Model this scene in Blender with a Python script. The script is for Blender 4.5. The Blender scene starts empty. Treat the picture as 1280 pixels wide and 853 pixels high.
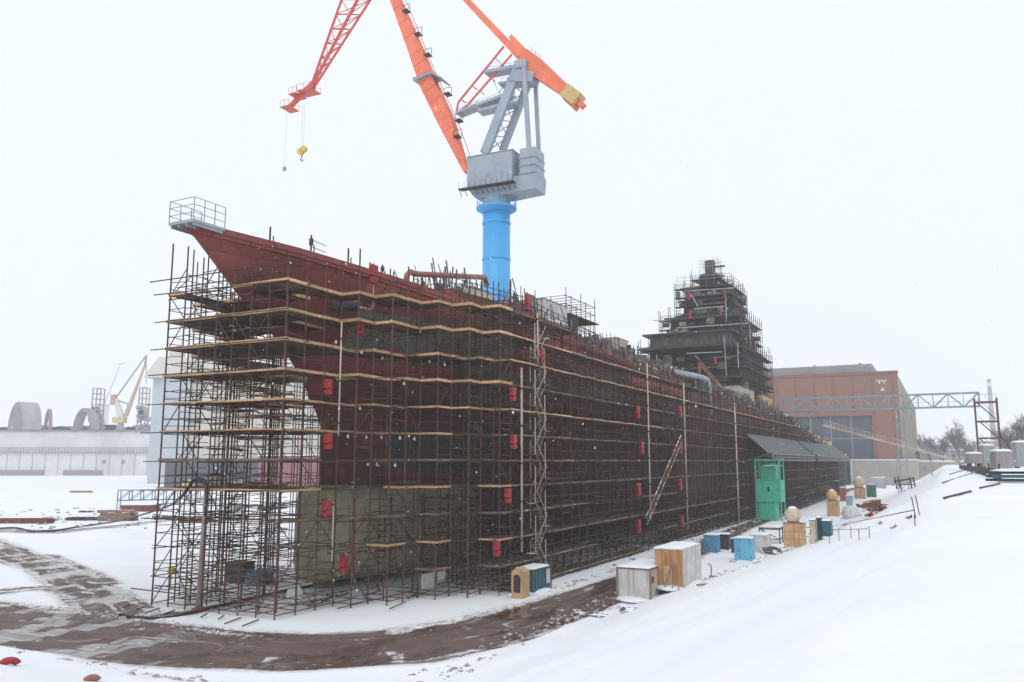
import bpy, math, random
from mathutils import Vector, Matrix
R = math.radians
rnd = random.Random(7)
sc = bpy.context.scene
col = sc.collection
# ------------------------------------------------------------------ camera, sky, sun, exposure
F = 1033.0
PITCH = math.atan(150.5 / F)
cam_d = bpy.data.cameras.new('camera'); cam = bpy.data.objects.new('camera', cam_d); col.objects.link(cam)
cam.location = (0, 0, 10); cam.rotation_euler = (R(90) + PITCH, 0, 0)
cam_d.sensor_width = 36; cam_d.lens = F / 1280 * 36; cam_d.clip_start = 0.1; cam_d.clip_end = 6000
sc.camera = cam
SUN_EL, SUN_AZ = 48, 205
w = bpy.data.worlds.new('World'); sc.world = w; w.use_nodes = True
nt = w.node_tree; nt.nodes.clear()
o_ = nt.nodes.new('ShaderNodeOutputWorld'); bg = nt.nodes.new('ShaderNodeBackground'); sky = nt.nodes.new('ShaderNodeTexSky')
sky.sky_type = 'NISHITA'; sky.sun_disc = False; sky.sun_elevation = R(SUN_EL); sky.sun_rotation = R(SUN_AZ)
sky.dust_density = 4; sky.air_density = 1.0
mx = nt.nodes.new('ShaderNodeMix'); mx.data_type = 'RGBA'; mx.inputs[0].default_value = 0.93
mx.inputs[7].default_value = (9.9, 10.5, 11.2, 1)        # flat snow cloud cover
nt.links.new(sky.outputs[0], mx.inputs[6]); nt.links.new(mx.outputs[2], bg.inputs[0])
bg.inputs[1].default_value = 0.1
nt.links.new(bg.outputs[0], o_.inputs[0])
sl = bpy.data.lights.new('sun', 'SUN'); sl.energy = 0.6; sl.angle = R(20); sl.color = (1, .97, .93)
so = bpy.data.objects.new('sun', sl); col.objects.link(so)
so.rotation_euler = (R(90 - SUN_EL), 0, R(180 - SUN_AZ))
sc.view_settings.view_transform = 'Standard'; sc.view_settings.look = 'None'
sc.view_settings.exposure = 0.0; sc.view_settings.gamma = 1
sc.render.engine = 'CYCLES'
sc.cycles.use_denoising = True
sc.cycles.max_bounces = 5; sc.cycles.diffuse_bounces = 3; sc.cycles.volume_bounces = 1; sc.cycles.glossy_bounces = 2
sc.cycles.transparent_max_bounces = 4

# ------------------------------------------------------------------ survey frame: u runs along the ship, v towards the camera
A = R(27.4); SA, CA = math.sin(A), math.cos(A)
ROT = math.atan2(CA, SA)                      # local x of every thing in this frame = u, local y = -v
def wp(u, v, z=0): return Vector((u * SA + v * CA, u * CA - v * SA, z))
def ray(x, y):
    a = (x - 640) / F; b = -(y - 426.5) / F
    return Vector((a, math.cos(PITCH) - b * math.sin(PITCH), math.sin(PITCH) + b * math.cos(PITCH)))
def uv(X, Y): return X * SA + Y * CA, X * CA - Y * SA
def G(x, y, z=0):
    r = ray(x, y); t = (z - 10) / r.z; return uv(r.x * t, r.y * t)
def PV(x, y, v):                              # survey point on the vertical plane v = const
    r = ray(x, y); t = v / (r.x * CA - r.y * SA); return uv(r.x * t, r.y * t)[0], v, 10 + r.z * t
def PY(x, y, Y):
    r = ray(x, y); t = Y / r.y; return Vector((r.x * t, Y, 10 + r.z * t))
def sm(a, b, x):
    t = max(0., min(1., (x - a) / (b - a))); return t * t * (3 - 2 * t)
def hsh(i, j):
    n = (i * 374761393 + j * 668265263) & 0xffffffff; n = ((n ^ (n >> 13)) * 1274126177) & 0xffffffff
    return ((n ^ (n >> 16)) & 0xffff) / 65535.
def vn(x, y):
    i, j = math.floor(x), math.floor(y); fx, fy = x - i, y - j
    fx = fx * fx * (3 - 2 * fx); fy = fy * fy * (3 - 2 * fy)
    return (hsh(i, j) * (1 - fx) + hsh(i + 1, j) * fx) * (1 - fy) + (hsh(i, j + 1) * (1 - fx) + hsh(i + 1, j + 1) * fx) * fy
def fbm(x, y): return vn(x, y) * .5 + vn(x * 2.1 + 7, y * 2.1) * .3 + vn(x * 4.3, y * 4.3 + 3) * .2

# ------------------------------------------------------------------ mesh builder
class MB:
    def __init__(s): s.v = []; s.f = []
    def add(s, vs, fs):
        n = len(s.v); s.v += [tuple(p) for p in vs]; s.f += [tuple(i + n for i in f) for f in fs]; return s
    def box(s, x0, x1, y0, y1, z0, z1, rz=0, c=None):
        vs = [Vector((x, y, z)) for z in (z0, z1) for x, y in ((x0, y0), (x1, y0), (x1, y1), (x0, y1))]
        if rz:
            c = Vector(c) if c else Vector(((x0 + x1) / 2, (y0 + y1) / 2, 0)); m = Matrix.Rotation(rz, 3, 'Z')
            vs = [m @ (p - c) + c for p in vs]
        return s.add(vs, [(3, 2, 1, 0), (4, 5, 6, 7), (0, 1, 5, 4), (1, 2, 6, 5), (2, 3, 7, 6), (3, 0, 4, 7)])
    def tube(s, p, q, r, r2=None, n=4):
        p, q = Vector(p), Vector(q); d = q - p
        if d.length < 1e-5: return s
        r2 = r if r2 is None else r2
        a = d.orthogonal().normalized(); b = d.normalized().cross(a); vs = []
        for c, rr in ((p, r), (q, r2)):
            for i in range(n):
                t = 2 * math.pi * i / n; vs.append(c + a * (rr * math.cos(t)) + b * (rr * math.sin(t)))
        fs = [(i, (i + 1) % n, n + (i + 1) % n, n + i) for i in range(n)] + [tuple(range(n))[::-1], tuple(range(n, 2 * n))]
        return s.add(vs, fs)
    def path(s, pts, r, n=6):
        pts = [Vector(p) for p in pts]; rings = []
        for i, p in enumerate(pts):
            d = (pts[min(i + 1, len(pts) - 1)] - pts[max(i - 1, 0)]).normalized()
            a = d.cross(Vector((0, 0, 1)))
            if a.length < .1: a = d.cross(Vector((0, 1, 0)))
            a.normalize(); b = d.cross(a)
            rings.append([p + a * (r * math.cos(2 * math.pi * k / n)) + b * (r * math.sin(2 * math.pi * k / n)) for k in range(n)])
        vs = [p for g in rings for p in g]
        fs = [(i * n + k, i * n + (k + 1) % n, (i + 1) * n + (k + 1) % n, (i + 1) * n + k) for i in range(len(pts) - 1) for k in range(n)]
        fs += [tuple(range(n))[::-1], tuple(range((len(pts) - 1) * n, len(pts) * n))]
        return s.add(vs, fs)
    def beam(s, p, q, a, b, side=(0, 1, 0)):   # tapered box girder; a,b = (width along side, depth)
        p, q, sd = Vector(p), Vector(q), Vector(side).normalized(); d = (q - p).normalized(); up = d.cross(sd).normalized(); sd = up.cross(d); vs = []
        for c, (w_, h_) in ((p, a), (q, b)):
            for i, j in ((-1, -1), (1, -1), (1, 1), (-1, 1)): vs.append(c + sd * (w_ / 2 * i) + up * (h_ / 2 * j))
        return s.add(vs, [(3, 2, 1, 0), (4, 5, 6, 7), (0, 1, 5, 4), (1, 2, 6, 5), (2, 3, 7, 6), (3, 0, 4, 7)])
    def lathe(s, prof, n=24, c=(0, 0, 0)):
        vs = [(c[0] + r * math.cos(2 * math.pi * k / n), c[1] + r * math.sin(2 * math.pi * k / n), c[2] + z) for r, z in prof for k in range(n)]
        fs = [(i * n + k, i * n + (k + 1) % n, (i + 1) * n + (k + 1) % n, (i + 1) * n + k) for i in range(len(prof) - 1) for k in range(n)]
        fs += [tuple(range(n))[::-1], tuple(range((len(prof) - 1) * n, len(prof) * n))]
        return s.add(vs, fs)
    def prism(s, poly, y0, y1):                # polygon in x,z extruded along y
        n = len(poly); vs = [(x, y0, z) for x, z in poly] + [(x, y1, z) for x, z in poly]
        return s.add(vs, [tuple(range(n)), tuple(range(n, 2 * n))[::-1]] + [(i + n, (i + 1) % n + n, (i + 1) % n, i) for i in range(n)])
    def blob(s, c, r, sx=1, sy=1, sz=1, n=10, m=7, j=0.15):
        vs = []; c = Vector(c)
        for i in range(m + 1):
            th = math.pi * i / m
            for k in range(n):
                ph = 2 * math.pi * k / n; q = r * (1 + rnd.uniform(-j, j)) if 0 < i < m else r
                vs.append(c + Vector((q * math.sin(th) * math.cos(ph) * sx, q * math.sin(th) * math.sin(ph) * sy, q * math.cos(th) * sz)))
        return s.add(vs, [(i * n + k, (i + 1) * n + k, (i + 1) * n + (k + 1) % n, i * n + (k + 1) % n) for i in range(m) for k in range(n)])
    def build(s, name, mat, parent=None, loc=None, smooth=False, bevel=0, kind=None, label=None):
        me = bpy.data.meshes.new(name); me.from_pydata(s.v, [], s.f); me.update()
        if smooth: me.polygons.foreach_set('use_smooth', [True] * len(me.polygons))
        me.materials.append(mat)
        o = bpy.data.objects.new(name, me); col.objects.link(o)
        if parent: o.parent = parent
        if loc: o.location = loc
        if bevel:
            b = o.modifiers.new('bevel', 'BEVEL'); b.width = bevel; b.segments = 2; b.limit_method = 'ANGLE'
        if kind: o['kind'] = kind
        if label: o['label'] = label
        return o
def tag(o, label, cat, group=None, kind=None):
    o['label'] = label; o['category'] = cat
    if group: o['group'] = group
    if kind: o['kind'] = kind
    return o
def thing(name, label, cat, p, rz=ROT, group=None):
    o = bpy.data.objects.new(name, None); o.empty_display_size = .3; col.objects.link(o)
    o.location = p; o.rotation_euler = (0, 0, rz); return tag(o, label, cat, group)
def solo(mb, name, mat, label, cat, p, rz=ROT, group=None, smooth=False, bevel=0):
    o = mb.build(name, mat, None, p, smooth, bevel); o.rotation_euler = (0, 0, rz); return tag(o, label, cat, group)
def dup(o, parent=None):
    c = o.copy(); col.objects.link(c); c.parent = parent
    for ch in list(o.children): dup(ch, c)
    return c

# ------------------------------------------------------------------ materials
def mat(name, c, rough=.8, c2=None, scale=1.5, metal=0, bump=.15, lo=.4, hi=.62, island=0, snow=0, stretch=(1, 1, 1), detail=6, streak=None):
    m = bpy.data.materials.new(name); m.use_nodes = True; n = m.node_tree.nodes; l = m.node_tree.links
    b = n['Principled BSDF']; b.inputs['Roughness'].default_value = rough; b.inputs['Metallic'].default_value = metal
    tc = n.new('ShaderNodeTexCoord'); mp = n.new('ShaderNodeMapping'); mp.inputs[3].default_value = stretch; l.new(tc.outputs['Object'], mp.inputs[0])
    nz = n.new('ShaderNodeTexNoise'); nz.inputs['Scale'].default_value = scale; nz.inputs['Detail'].default_value = detail; nz.inputs['Roughness'].default_value = .65
    l.new(mp.outputs[0], nz.inputs[0])
    mr = n.new('ShaderNodeMapRange'); mr.inputs[1].default_value = lo; mr.inputs[2].default_value = hi; l.new(nz.outputs[0], mr.inputs[0])
    mixn = n.new('ShaderNodeMix'); mixn.data_type = 'RGBA'; l.new(mr.outputs[0], mixn.inputs[0])
    c2 = c2 or tuple(x * .62 for x in c)
    mixn.inputs[6].default_value = (*c, 1); mixn.inputs[7].default_value = (*c2, 1); out = mixn.outputs[2]
    if streak:                                 # rust or dirt runs down the surface
        mp2 = n.new('ShaderNodeMapping'); mp2.inputs[3].default_value = (3.2, 3.2, .18); l.new(tc.outputs['Object'], mp2.inputs[0])
        n2 = n.new('ShaderNodeTexNoise'); n2.inputs['Scale'].default_value = 1.3; n2.inputs['Detail'].default_value = 5; l.new(mp2.outputs[0], n2.inputs[0])
        r2 = n.new('ShaderNodeMapRange'); r2.inputs[1].default_value = .55; r2.inputs[2].default_value = .7; r2.inputs[4].default_value = .75; l.new(n2.outputs[0], r2.inputs[0])
        mm = n.new('ShaderNodeMix'); mm.data_type = 'RGBA'; l.new(r2.outputs[0], mm.inputs[0]); l.new(out, mm.inputs[6]); mm.inputs[7].default_value = (*streak, 1); out = mm.outputs[2]
    if island:
        g = n.new('ShaderNodeNewGeometry'); hs = n.new('ShaderNodeHueSaturation'); r3 = n.new('ShaderNodeMapRange')
        r3.inputs[3].default_value = 1 - island; r3.inputs[4].default_value = 1 + island; l.new(g.outputs['Random Per Island'], r3.inputs[0])
        l.new(r3.outputs[0], hs.inputs['Value']); l.new(out, hs.inputs['Color']); out = hs.outputs[0]
    if snow:                                   # wind blown snow caught on upward and rough faces
        g = n.new('ShaderNodeNewGeometry'); sp = n.new('ShaderNodeSeparateXYZ'); l.new(g.outputs['Normal'], sp.inputs[0])
        ns = n.new('ShaderNodeTexNoise'); ns.inputs['Scale'].default_value = .9; ns.inputs['Detail'].default_value = 7; l.new(tc.outputs['Object'], ns.inputs[0])
        ad = n.new('ShaderNodeMath'); ad.operation = 'MULTIPLY_ADD'; l.new(sp.outputs[2], ad.inputs[0]); ad.inputs[1].default_value = .22; l.new(ns.outputs[0], ad.inputs[2])
        r4 = n.new('ShaderNodeMapRange'); r4.inputs[1].default_value = 1 - snow; r4.inputs[2].default_value = 1.06 - snow; l.new(ad.outputs[0], r4.inputs[0])
        mm = n.new('ShaderNodeMix'); mm.data_type = 'RGBA'; l.new(r4.outputs[0], mm.inputs[0]); l.new(out, mm.inputs[6]); mm.inputs[7].default_value = (.8, .82, .85, 1); out = mm.outputs[2]
    l.new(out, b.inputs['Base Color'])
    if bump:
        bp = n.new('ShaderNodeBump'); bp.inputs['Strength'].default_value = bump; bp.inputs['Distance'].default_value = .05; l.new(nz.outputs[0], bp.inputs['Height']); l.new(bp.outputs[0], b.inputs['Normal'])
    return m
M = {}
M['pole'] = mat('rusty_tube', (.12, .05, .033), .75, (.045, .025, .02), 1.2, island=.45, bump=0)
M['pole_dark'] = mat('dark_tube', (.085, .045, .034), .75, (.032, .02, .018), 1.2, island=.5, bump=0)
M['ledger'] = mat('ledger_tube', (.11, .058, .04), .75, (.04, .026, .02), .8, island=.5, bump=0)
M['plank'] = mat('fresh_plank', (.56, .36, .2), .8, (.36, .21, .115), .9, island=.3, stretch=(1, 6, 6))
M['plank_old'] = mat('old_plank', (.2, .13, .09), .85, (.09, .06, .045), .7, island=.4, snow=.34)
M['plank_under'] = mat('deck_board', (.2, .125, .075), .85, (.1, .065, .045), 1.2, island=.4)
M['light_pipe'] = mat('pale_pipe', (.6, .56, .5), .6, (.42, .3, .2), .25, lo=.35, hi=.7)
M['tan_pipe'] = mat('tan_pipe', (.42, .27, .17), .6, (.55, .5, .45), .2)
M['red'] = mat('red_paint', (.42, .012, .02), .5, (.2, .01, .014), 4)
M['primer'] = mat('olive_primer', (.38, .34, .22), .75, (.25, .23, .15), .6, lo=.35, hi=.65, streak=(.15, .1, .06))
M['primer_dull'] = mat('dull_primer', (.13, .125, .1), .8, (.07, .068, .058), .5, streak=(.05, .045, .04), lo=.42, hi=.52)
M['steel_dark'] = mat('dark_steel', (.07, .065, .065), .75, (.035, .033, .035), .6, snow=.24)
M['steel_grey'] = mat('grey_paint', (.36, .4, .44), .5, (.28, .31, .34), .5, bump=.05, streak=(.22, .22, .22))
M['crane_grey'] = mat('crane_grey', (.36, .41, .47), .5, (.3, .345, .4), .4, bump=.05)
M['orange'] = mat('crane_orange', (.92, .225, .115), .6, (.8, .17, .085), .35, bump=.03, streak=(.68, .18, .1))
M['orange_worn'] = mat('crane_orange_worn', (.7, .13, .06), .6, (.5, .1, .05), 2, bump=0)
M['crane_red'] = mat('crane_red', (.72, .12, .085), .5, (.6, .09, .06), .5, bump=.03)
M['blue'] = mat('crane_blue', (.075, .42, .82), .45, (.065, .38, .76), .3, bump=.03, streak=(.07, .36, .68))
M['yellow'] = mat('faded_yellow', (.66, .5, .2), .6, (.5, .36, .13), 2)
M['hook_yellow'] = mat('hook_yellow', (.8, .55, .08), .5)
M['orange_plate'] = mat('orange_primer', (.42, .1, .05), .75, (.26, .06, .04), .5, streak=(.15, .05, .035))
M['rust_pipe'] = mat('rust_red_pipe', (.34, .13, .09), .65, (.22, .08, .06), 1)
M['white_paint'] = mat('dirty_white', (.62, .63, .62), .65, (.5, .49, .46), 1.2, streak=(.3, .22, .16))
M['cabin_white'] = mat('grey_white_sheet', (.55, .56, .53), .65, (.45, .45, .42), 1.4, streak=(.3, .18, .11))
M['cabin_trim'] = mat('brown_trim', (.2, .08, .06), .7)
M['ply'] = mat('plywood', (.5, .27, .12), .75, (.34, .16, .065), 1.4, streak=(.2, .1, .05), stretch=(1, 1, .3))
M['tan'] = mat('tan_panel', (.58, .37, .2), .7, (.46, .28, .15), 1.5, streak=(.3, .2, .12))
M['lightblue'] = mat('light_blue_paint', (.16, .48, .66), .55, (.12, .4, .56), 1.4, streak=(.1, .26, .36))
M['midblue'] = mat('mid_blue_paint', (.1, .28, .44), .55, (.08, .22, .34), 1.4)
M['teal'] = mat('dark_teal_paint', (.025, .12, .15), .5, (.018, .09, .11), 1.4, streak=(.06, .06, .05))
M['green'] = mat('sea_green_paint', (.06, .5, .33), .5, (.05, .4, .26), 1, streak=(.1, .3, .2))
M['darkbox'] = mat('charcoal_paint', (.04, .045, .06), .6, (.025, .028, .04), 2)
M['bottle'] = mat('bottle_green', (.03, .15, .09), .6)
M['mesh_green'] = mat('teal_steel', (.28, .38, .41), .6, (.22, .31, .33), 1)
M['rust'] = mat('rust_scrap', (.24, .075, .055), .85, (.12, .045, .035), 2, snow=.3)
M['scrap'] = mat('mixed_scrap', (.09, .06, .055), .85, (.2, .19, .18), 1.5, island=.6, snow=.36)
M['beige_box'] = mat('beige_box', (.52, .48, .36), .7, (.4, .37, .28), 1.5, streak=(.3, .25, .18))
M['ochre_box'] = mat('ochre_box', (.6, .42, .2), .7, (.45, .3, .15), 1.5)
M['tarp'] = mat('stained_canvas', (.62, .52, .38), .8, (.5, .4, .28), 1.5)
M['orange_ball'] = mat('orange_cover', (.75, .4, .14), .7, (.6, .3, .1), 1.5)
M['awning'] = mat('grey_sheet_roof', (.13, .14, .145), .7, (.07, .075, .08), 1.6, snow=.14, streak=(.22, .23, .24))
M['brick'] = mat('hall_brick', (.27, .125, .09), .85, (.22, .105, .08), .12, lo=.35, hi=.7, bump=0, streak=(.3, .12, .09))
M['brick_dark'] = mat('hall_pier', (.28, .105, .075), .85, bump=0)
M['hall_grey'] = mat('hall_grey_sheet', (.3, .28, .28), .8, (.25, .235, .235), .08, bump=0)
M['hall_door'] = mat('hall_door_slate', (.07, .09, .115), .7, (.055, .07, .09), .1, bump=0, streak=(.09, .11, .13))
M['hall_side'] = mat('hall_side_plaster', (.42, .38, .33), .85, (.33, .29, .25), .1, bump=0)
M['far_white'] = mat('far_concrete', (.72, .72, .72), .85, (.6, .6, .6), .05, bump=0, streak=(.55, .53, .52))
M['far_grey'] = mat('far_grey', (.33, .33, .35), .85, (.26, .265, .28), .08, bump=0)
M['far_ring'] = mat('far_ring_grey', (.42, .41, .43), .85, (.34, .33, .35), .1, bump=0)
M['far_blue'] = mat('far_bluegrey', (.52, .56, .6), .8, (.47, .51, .55), .04, bump=0)
M['far_beige'] = mat('far_beige', (.66, .63, .56), .85, (.6, .57, .5), .04, bump=0)
M['far_pink'] = mat('far_pink', (.36, .15, .16), .8, (.26, .11, .12), .1, bump=0)
M['far_yellow'] = mat('far_yellow', (.68, .58, .25), .7, bump=0)
M['far_tan'] = mat('far_tan', (.62, .4, .26), .7, bump=0)
M['purple'] = mat('far_plum', (.36, .27, .31), .7, bump=0)
M['dark_red'] = mat('oxide_tower', (.14, .05, .055), .7, bump=0)
M['clod'] = mat('frozen_clod', (.3, .25, .23), .9, (.62, .6, .6), 6, lo=.45, hi=.6)
M['bark'] = mat('bark', (.12, .1, .095), .9, bump=0)
M['weathered_pipe'] = mat('weathered_pipe', (.34, .3, .27), .6, (.22, .15, .12), 1)
M['rubber'] = mat('black_rubber', (.025, .022, .022), .6)
M['blue_truss'] = mat('blue_truss', (.16, .26, .36), .6)
M['snowpad'] = mat('lying_snow', (.86, .88, .9), .75, (.8, .83, .87), 2, bump=.3)
M['wood_dirty'] = mat('weathered_timber', (.3, .2, .14), .85, (.18, .12, .09), 2, snow=.3, island=.3)
M['cloth_white'] = mat('white_sheeting', (.68, .68, .66), .8, (.55, .55, .53), 2)
M['glass'] = mat('dark_opening', (.02, .022, .025), .3, bump=0)
M['wire'] = mat('wire_rope', (.35, .36, .38), .5, bump=0)

def ground_mat():
    m = bpy.data.materials.new('snow_and_mud'); m.use_nodes = True; n = m.node_tree.nodes; l = m.node_tree.links; b = n['Principled BSDF']
    tc = n.new('ShaderNodeTexCoord'); at = n.new('ShaderNodeAttribute'); at.attribute_name = 'mud'
    def noise(sc_, det, st=(1, 1, 1), rz=0):
        mp = n.new('ShaderNodeMapping'); mp.inputs[3].default_value = st; l.new(tc.outputs['Object'], mp.inputs[0])
        z = n.new('ShaderNodeTexNoise'); z.inputs['Scale'].default_value = sc_; z.inputs['Detail'].default_value = det; z.inputs['Roughness'].default_value = .62; l.new(mp.outputs[0], z.inputs[0]); return z
    def mr(inp, a, b_, c=0, d=1):
        r = n.new('ShaderNodeMapRange'); l.new(inp, r.inputs[0]); r.inputs[1].default_value = a; r.inputs[2].default_value = b_; r.inputs[3].default_value = c; r.inputs[4].default_value = d; return r.outputs[0]
    def mixc(f, a, b_):
        x = n.new('ShaderNodeMix'); x.data_type = 'RGBA'; l.new(f, x.inputs[0])
        for k, q in ((6, a), (7, b_)):
            if isinstance(q, tuple): x.inputs[k].default_value = (*q, 1)
            else: l.new(q, x.inputs[k])
        return x.outputs[2]
    def math_(op, a, b_):
        x = n.new('ShaderNodeMath'); x.operation = op
        for k, q in enumerate((a, b_)):
            if isinstance(q, (int, float)): x.inputs[k].default_value = q
            else: l.new(q, x.inputs[k])
        return x.outputs[0]
    big = noise(.12, 3); med = noise(.55, 10); fine = noise(2.4, 8); along = noise(.9, 9, (.14, 1.3, 1)); fa = n.new('ShaderNodeAttribute'); fa.attribute_name = 'flow'; l.new(fa.outputs['Vector'], along.inputs[0].links[0].from_node.inputs[0]); puddle = noise(.22, 3, (.5, 1.2, 1))
    # mud mask = painted-in road traffic (attribute) broken up by noise
    nn = math_('ADD', math_('MULTIPLY', med.outputs[0], .45), math_('MULTIPLY', along.outputs[0], .55))
    sp = n.new('ShaderNodeSeparateXYZ'); l.new(fa.outputs['Vector'], sp.inputs[0])
    wob = math_('ADD', math_('MULTIPLY', sp.outputs[1], 4.0), math_('MULTIPLY', big.outputs[0], 9.0)); rut = math_('MULTIPLY', math_('SINE', wob, 0), .16)
    f = mr(math_('ADD', math_('ADD', at.outputs['Fac'], rut), math_('MULTIPLY', math_('SUBTRACT', nn, .5), 2.1)), .4, .5)
    f = math_('MULTIPLY', f, mr(at.outputs['Fac'], .03, .12))
    snow = mixc(mr(big.outputs[0], .3, .7), (.9, .91, .93), (.84, .86, .9))
    mud = mixc(mr(along.outputs[0], .36, .6), (.07, .041, .032), (.165, .112, .095))
    mud = mixc(mr(fine.outputs[0], .5, .66), mud, (.16, .115, .1)); mud = mixc(mr(along.outputs[0], .6, .66), mud, (.5, .46, .45)); mud = mixc(mr(med.outputs[0], .62, .68), mud, (.6, .58, .58))
    slush = mr(at.outputs['Fac'], .02, .3)
    dirty = mixc(math_('MULTIPLY', slush, mr(fine.outputs[0], .35, .6)), snow, (.42, .37, .35))
    l.new(mixc(f, dirty, mud), b.inputs['Base Color'])
    pm = math_('MULTIPLY', mr(puddle.outputs[0], .5, .56), f)
    l.new(mr(pm, 0, 1, .8, .07), b.inputs['Roughness'])
    h = math_('ADD', math_('MULTIPLY', med.outputs[0], .5), math_('MULTIPLY', fine.outputs[0], .22))
    h = math_('ADD', h, math_('MULTIPLY', math_('MULTIPLY', along.outputs[0], f), .8))
    bp = n.new('ShaderNodeBump'); bp.inputs['Distance'].default_value = .22; l.new(h, bp.inputs['Height'])
    l.new(mr(pm, 0, 1, .55, .02), bp.inputs['Strength']); l.new(bp.outputs[0], b.inputs['Normal'])
    return m
M['ground'] = ground_mat()

def hull_mat():
    m = mat('red_lead_hull', (.3, .065, .052), .72, (.2, .045, .038), .25, streak=(.12, .03, .028))
    n = m.node_tree.nodes; l = m.node_tree.links; b = n['Principled BSDF']; src = b.inputs['Base Color'].links[0].from_socket
    tc = n.new('ShaderNodeTexCoord'); sx = n.new('ShaderNodeSeparateXYZ'); l.new(tc.outputs['Object'], sx.inputs[0])
    nz = n.new('ShaderNodeTexNoise'); nz.inputs['Scale'].default_value = .5; l.new(tc.outputs['Object'], nz.inputs[0])
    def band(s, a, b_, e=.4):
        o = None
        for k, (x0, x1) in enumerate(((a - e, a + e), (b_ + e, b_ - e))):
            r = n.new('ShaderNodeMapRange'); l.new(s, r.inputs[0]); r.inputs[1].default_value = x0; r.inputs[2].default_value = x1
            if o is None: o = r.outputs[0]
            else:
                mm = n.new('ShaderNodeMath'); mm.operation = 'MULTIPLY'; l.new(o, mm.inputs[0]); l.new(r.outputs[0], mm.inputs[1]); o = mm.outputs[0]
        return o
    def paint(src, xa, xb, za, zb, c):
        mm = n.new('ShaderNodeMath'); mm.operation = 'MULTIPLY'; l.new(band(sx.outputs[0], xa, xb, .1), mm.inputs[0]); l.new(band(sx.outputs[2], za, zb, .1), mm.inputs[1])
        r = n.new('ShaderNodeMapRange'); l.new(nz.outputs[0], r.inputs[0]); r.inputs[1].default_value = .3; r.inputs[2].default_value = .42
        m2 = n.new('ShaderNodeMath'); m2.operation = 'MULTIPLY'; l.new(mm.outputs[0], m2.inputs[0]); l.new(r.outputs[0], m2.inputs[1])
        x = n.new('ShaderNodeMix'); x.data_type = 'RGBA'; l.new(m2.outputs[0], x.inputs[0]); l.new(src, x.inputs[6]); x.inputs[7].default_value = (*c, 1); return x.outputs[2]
    for a in ((12.5, 280, -2, 17.3, (.13, .036, .03)), (25, 280, 17, 30, (.16, .045, .035)), (13, 32, 18.6, 22.2, (.16, .17, .13)), (27, 40, 15, 18.5, (.14, .145, .11)), (43, 56, 17, 20, (.13, .13, .1)), (64, 82, 14, 17, (.1, .07, .06)), (95, 130, 5, 11, (.08, .05, .045)), (30, 90, 1, 8.5, (.085, .06, .055)),  # first patch: maroon lower side, with the scaffolding's shade put into its colour
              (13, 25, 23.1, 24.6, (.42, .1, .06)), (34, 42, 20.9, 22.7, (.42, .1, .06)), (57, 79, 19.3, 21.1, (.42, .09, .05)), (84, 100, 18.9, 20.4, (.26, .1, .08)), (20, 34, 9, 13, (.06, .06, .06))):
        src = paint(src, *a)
    cx = n.new('ShaderNodeCombineXYZ'); l.new(sx.outputs[0], cx.inputs[0]); l.new(sx.outputs[2], cx.inputs[1])
    bt = n.new('ShaderNodeTexBrick'); bt.inputs['Scale'].default_value = 1; bt.inputs['Brick Width'].default_value = 6.5; bt.inputs['Row Height'].default_value = 1.9; bt.inputs['Mortar Size'].default_value = .045; bt.inputs['Mortar Smooth'].default_value = .3
    bt.inputs['Color1'].default_value = (1, 1, 1, 1); bt.inputs['Color2'].default_value = (.72, .74, .76, 1); bt.inputs['Mortar'].default_value = (.45, .42, .42, 1); l.new(cx.outputs[0], bt.inputs['Vector'])
    mu = n.new('ShaderNodeMix'); mu.data_type = 'RGBA'; mu.blend_type = 'MULTIPLY'; mu.inputs[0].default_value = .8; l.new(src, mu.inputs[6]); l.new(bt.outputs['Color'], mu.inputs[7]); src = mu.outputs[2]
    l.new(src, b.inputs['Base Color']); return m
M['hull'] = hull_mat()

# ------------------------------------------------------------------ terrain
H_TOP = 8.3
def tnoise(d): return d
def hgt(u, v):
    toe = 21. - 5. * sm(58, 84, u); a, b = (v + toe) / toe, (28.3 - u) / 28.3
    a += (fbm(u * .16, v * .16) - .5) * .07; b += (fbm(u * .16 + 5, v * .16) - .5) * .05
    k = .06; d = .5 * (a + b + math.sqrt((a - b) ** 2 + k * k)) if u < 70 else a
    z = H_TOP * max(0, min(1, d)) ** 1.22
    if z > 0: z = z if d < .93 else H_TOP * (1 - .5 * max(0, 1.0 - (d - .93) / .14) ** 2 * .12)
    if d > 0: z += (fbm(u * .45, v * .45) - .5) * .22 * sm(0, .1, d)
    if -.1 < d < .2: z += .4 * math.exp(-((d - .04) / .045) ** 2) * fbm(u * .7 + 9, v * .7)       # ploughed ridge
    if d < 0: z += (fbm(u * .2, v * .2) - .45) * .12
    return z
def place(x, y):
    r = ray(x, y); t = 4.
    while t < 900:
        X, Y, Z = r.x * t, r.y * t, 10 + r.z * t
        if Z <= hgt(*uv(X, Y)):
            break
        t += .06 + t * .0015
    u, v = uv(r.x * t, r.y * t); return u, v, hgt(u, v)
def pl(x, y, dz=0): u, v, z = place(x, y); return wp(u, v, z + dz)
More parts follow.
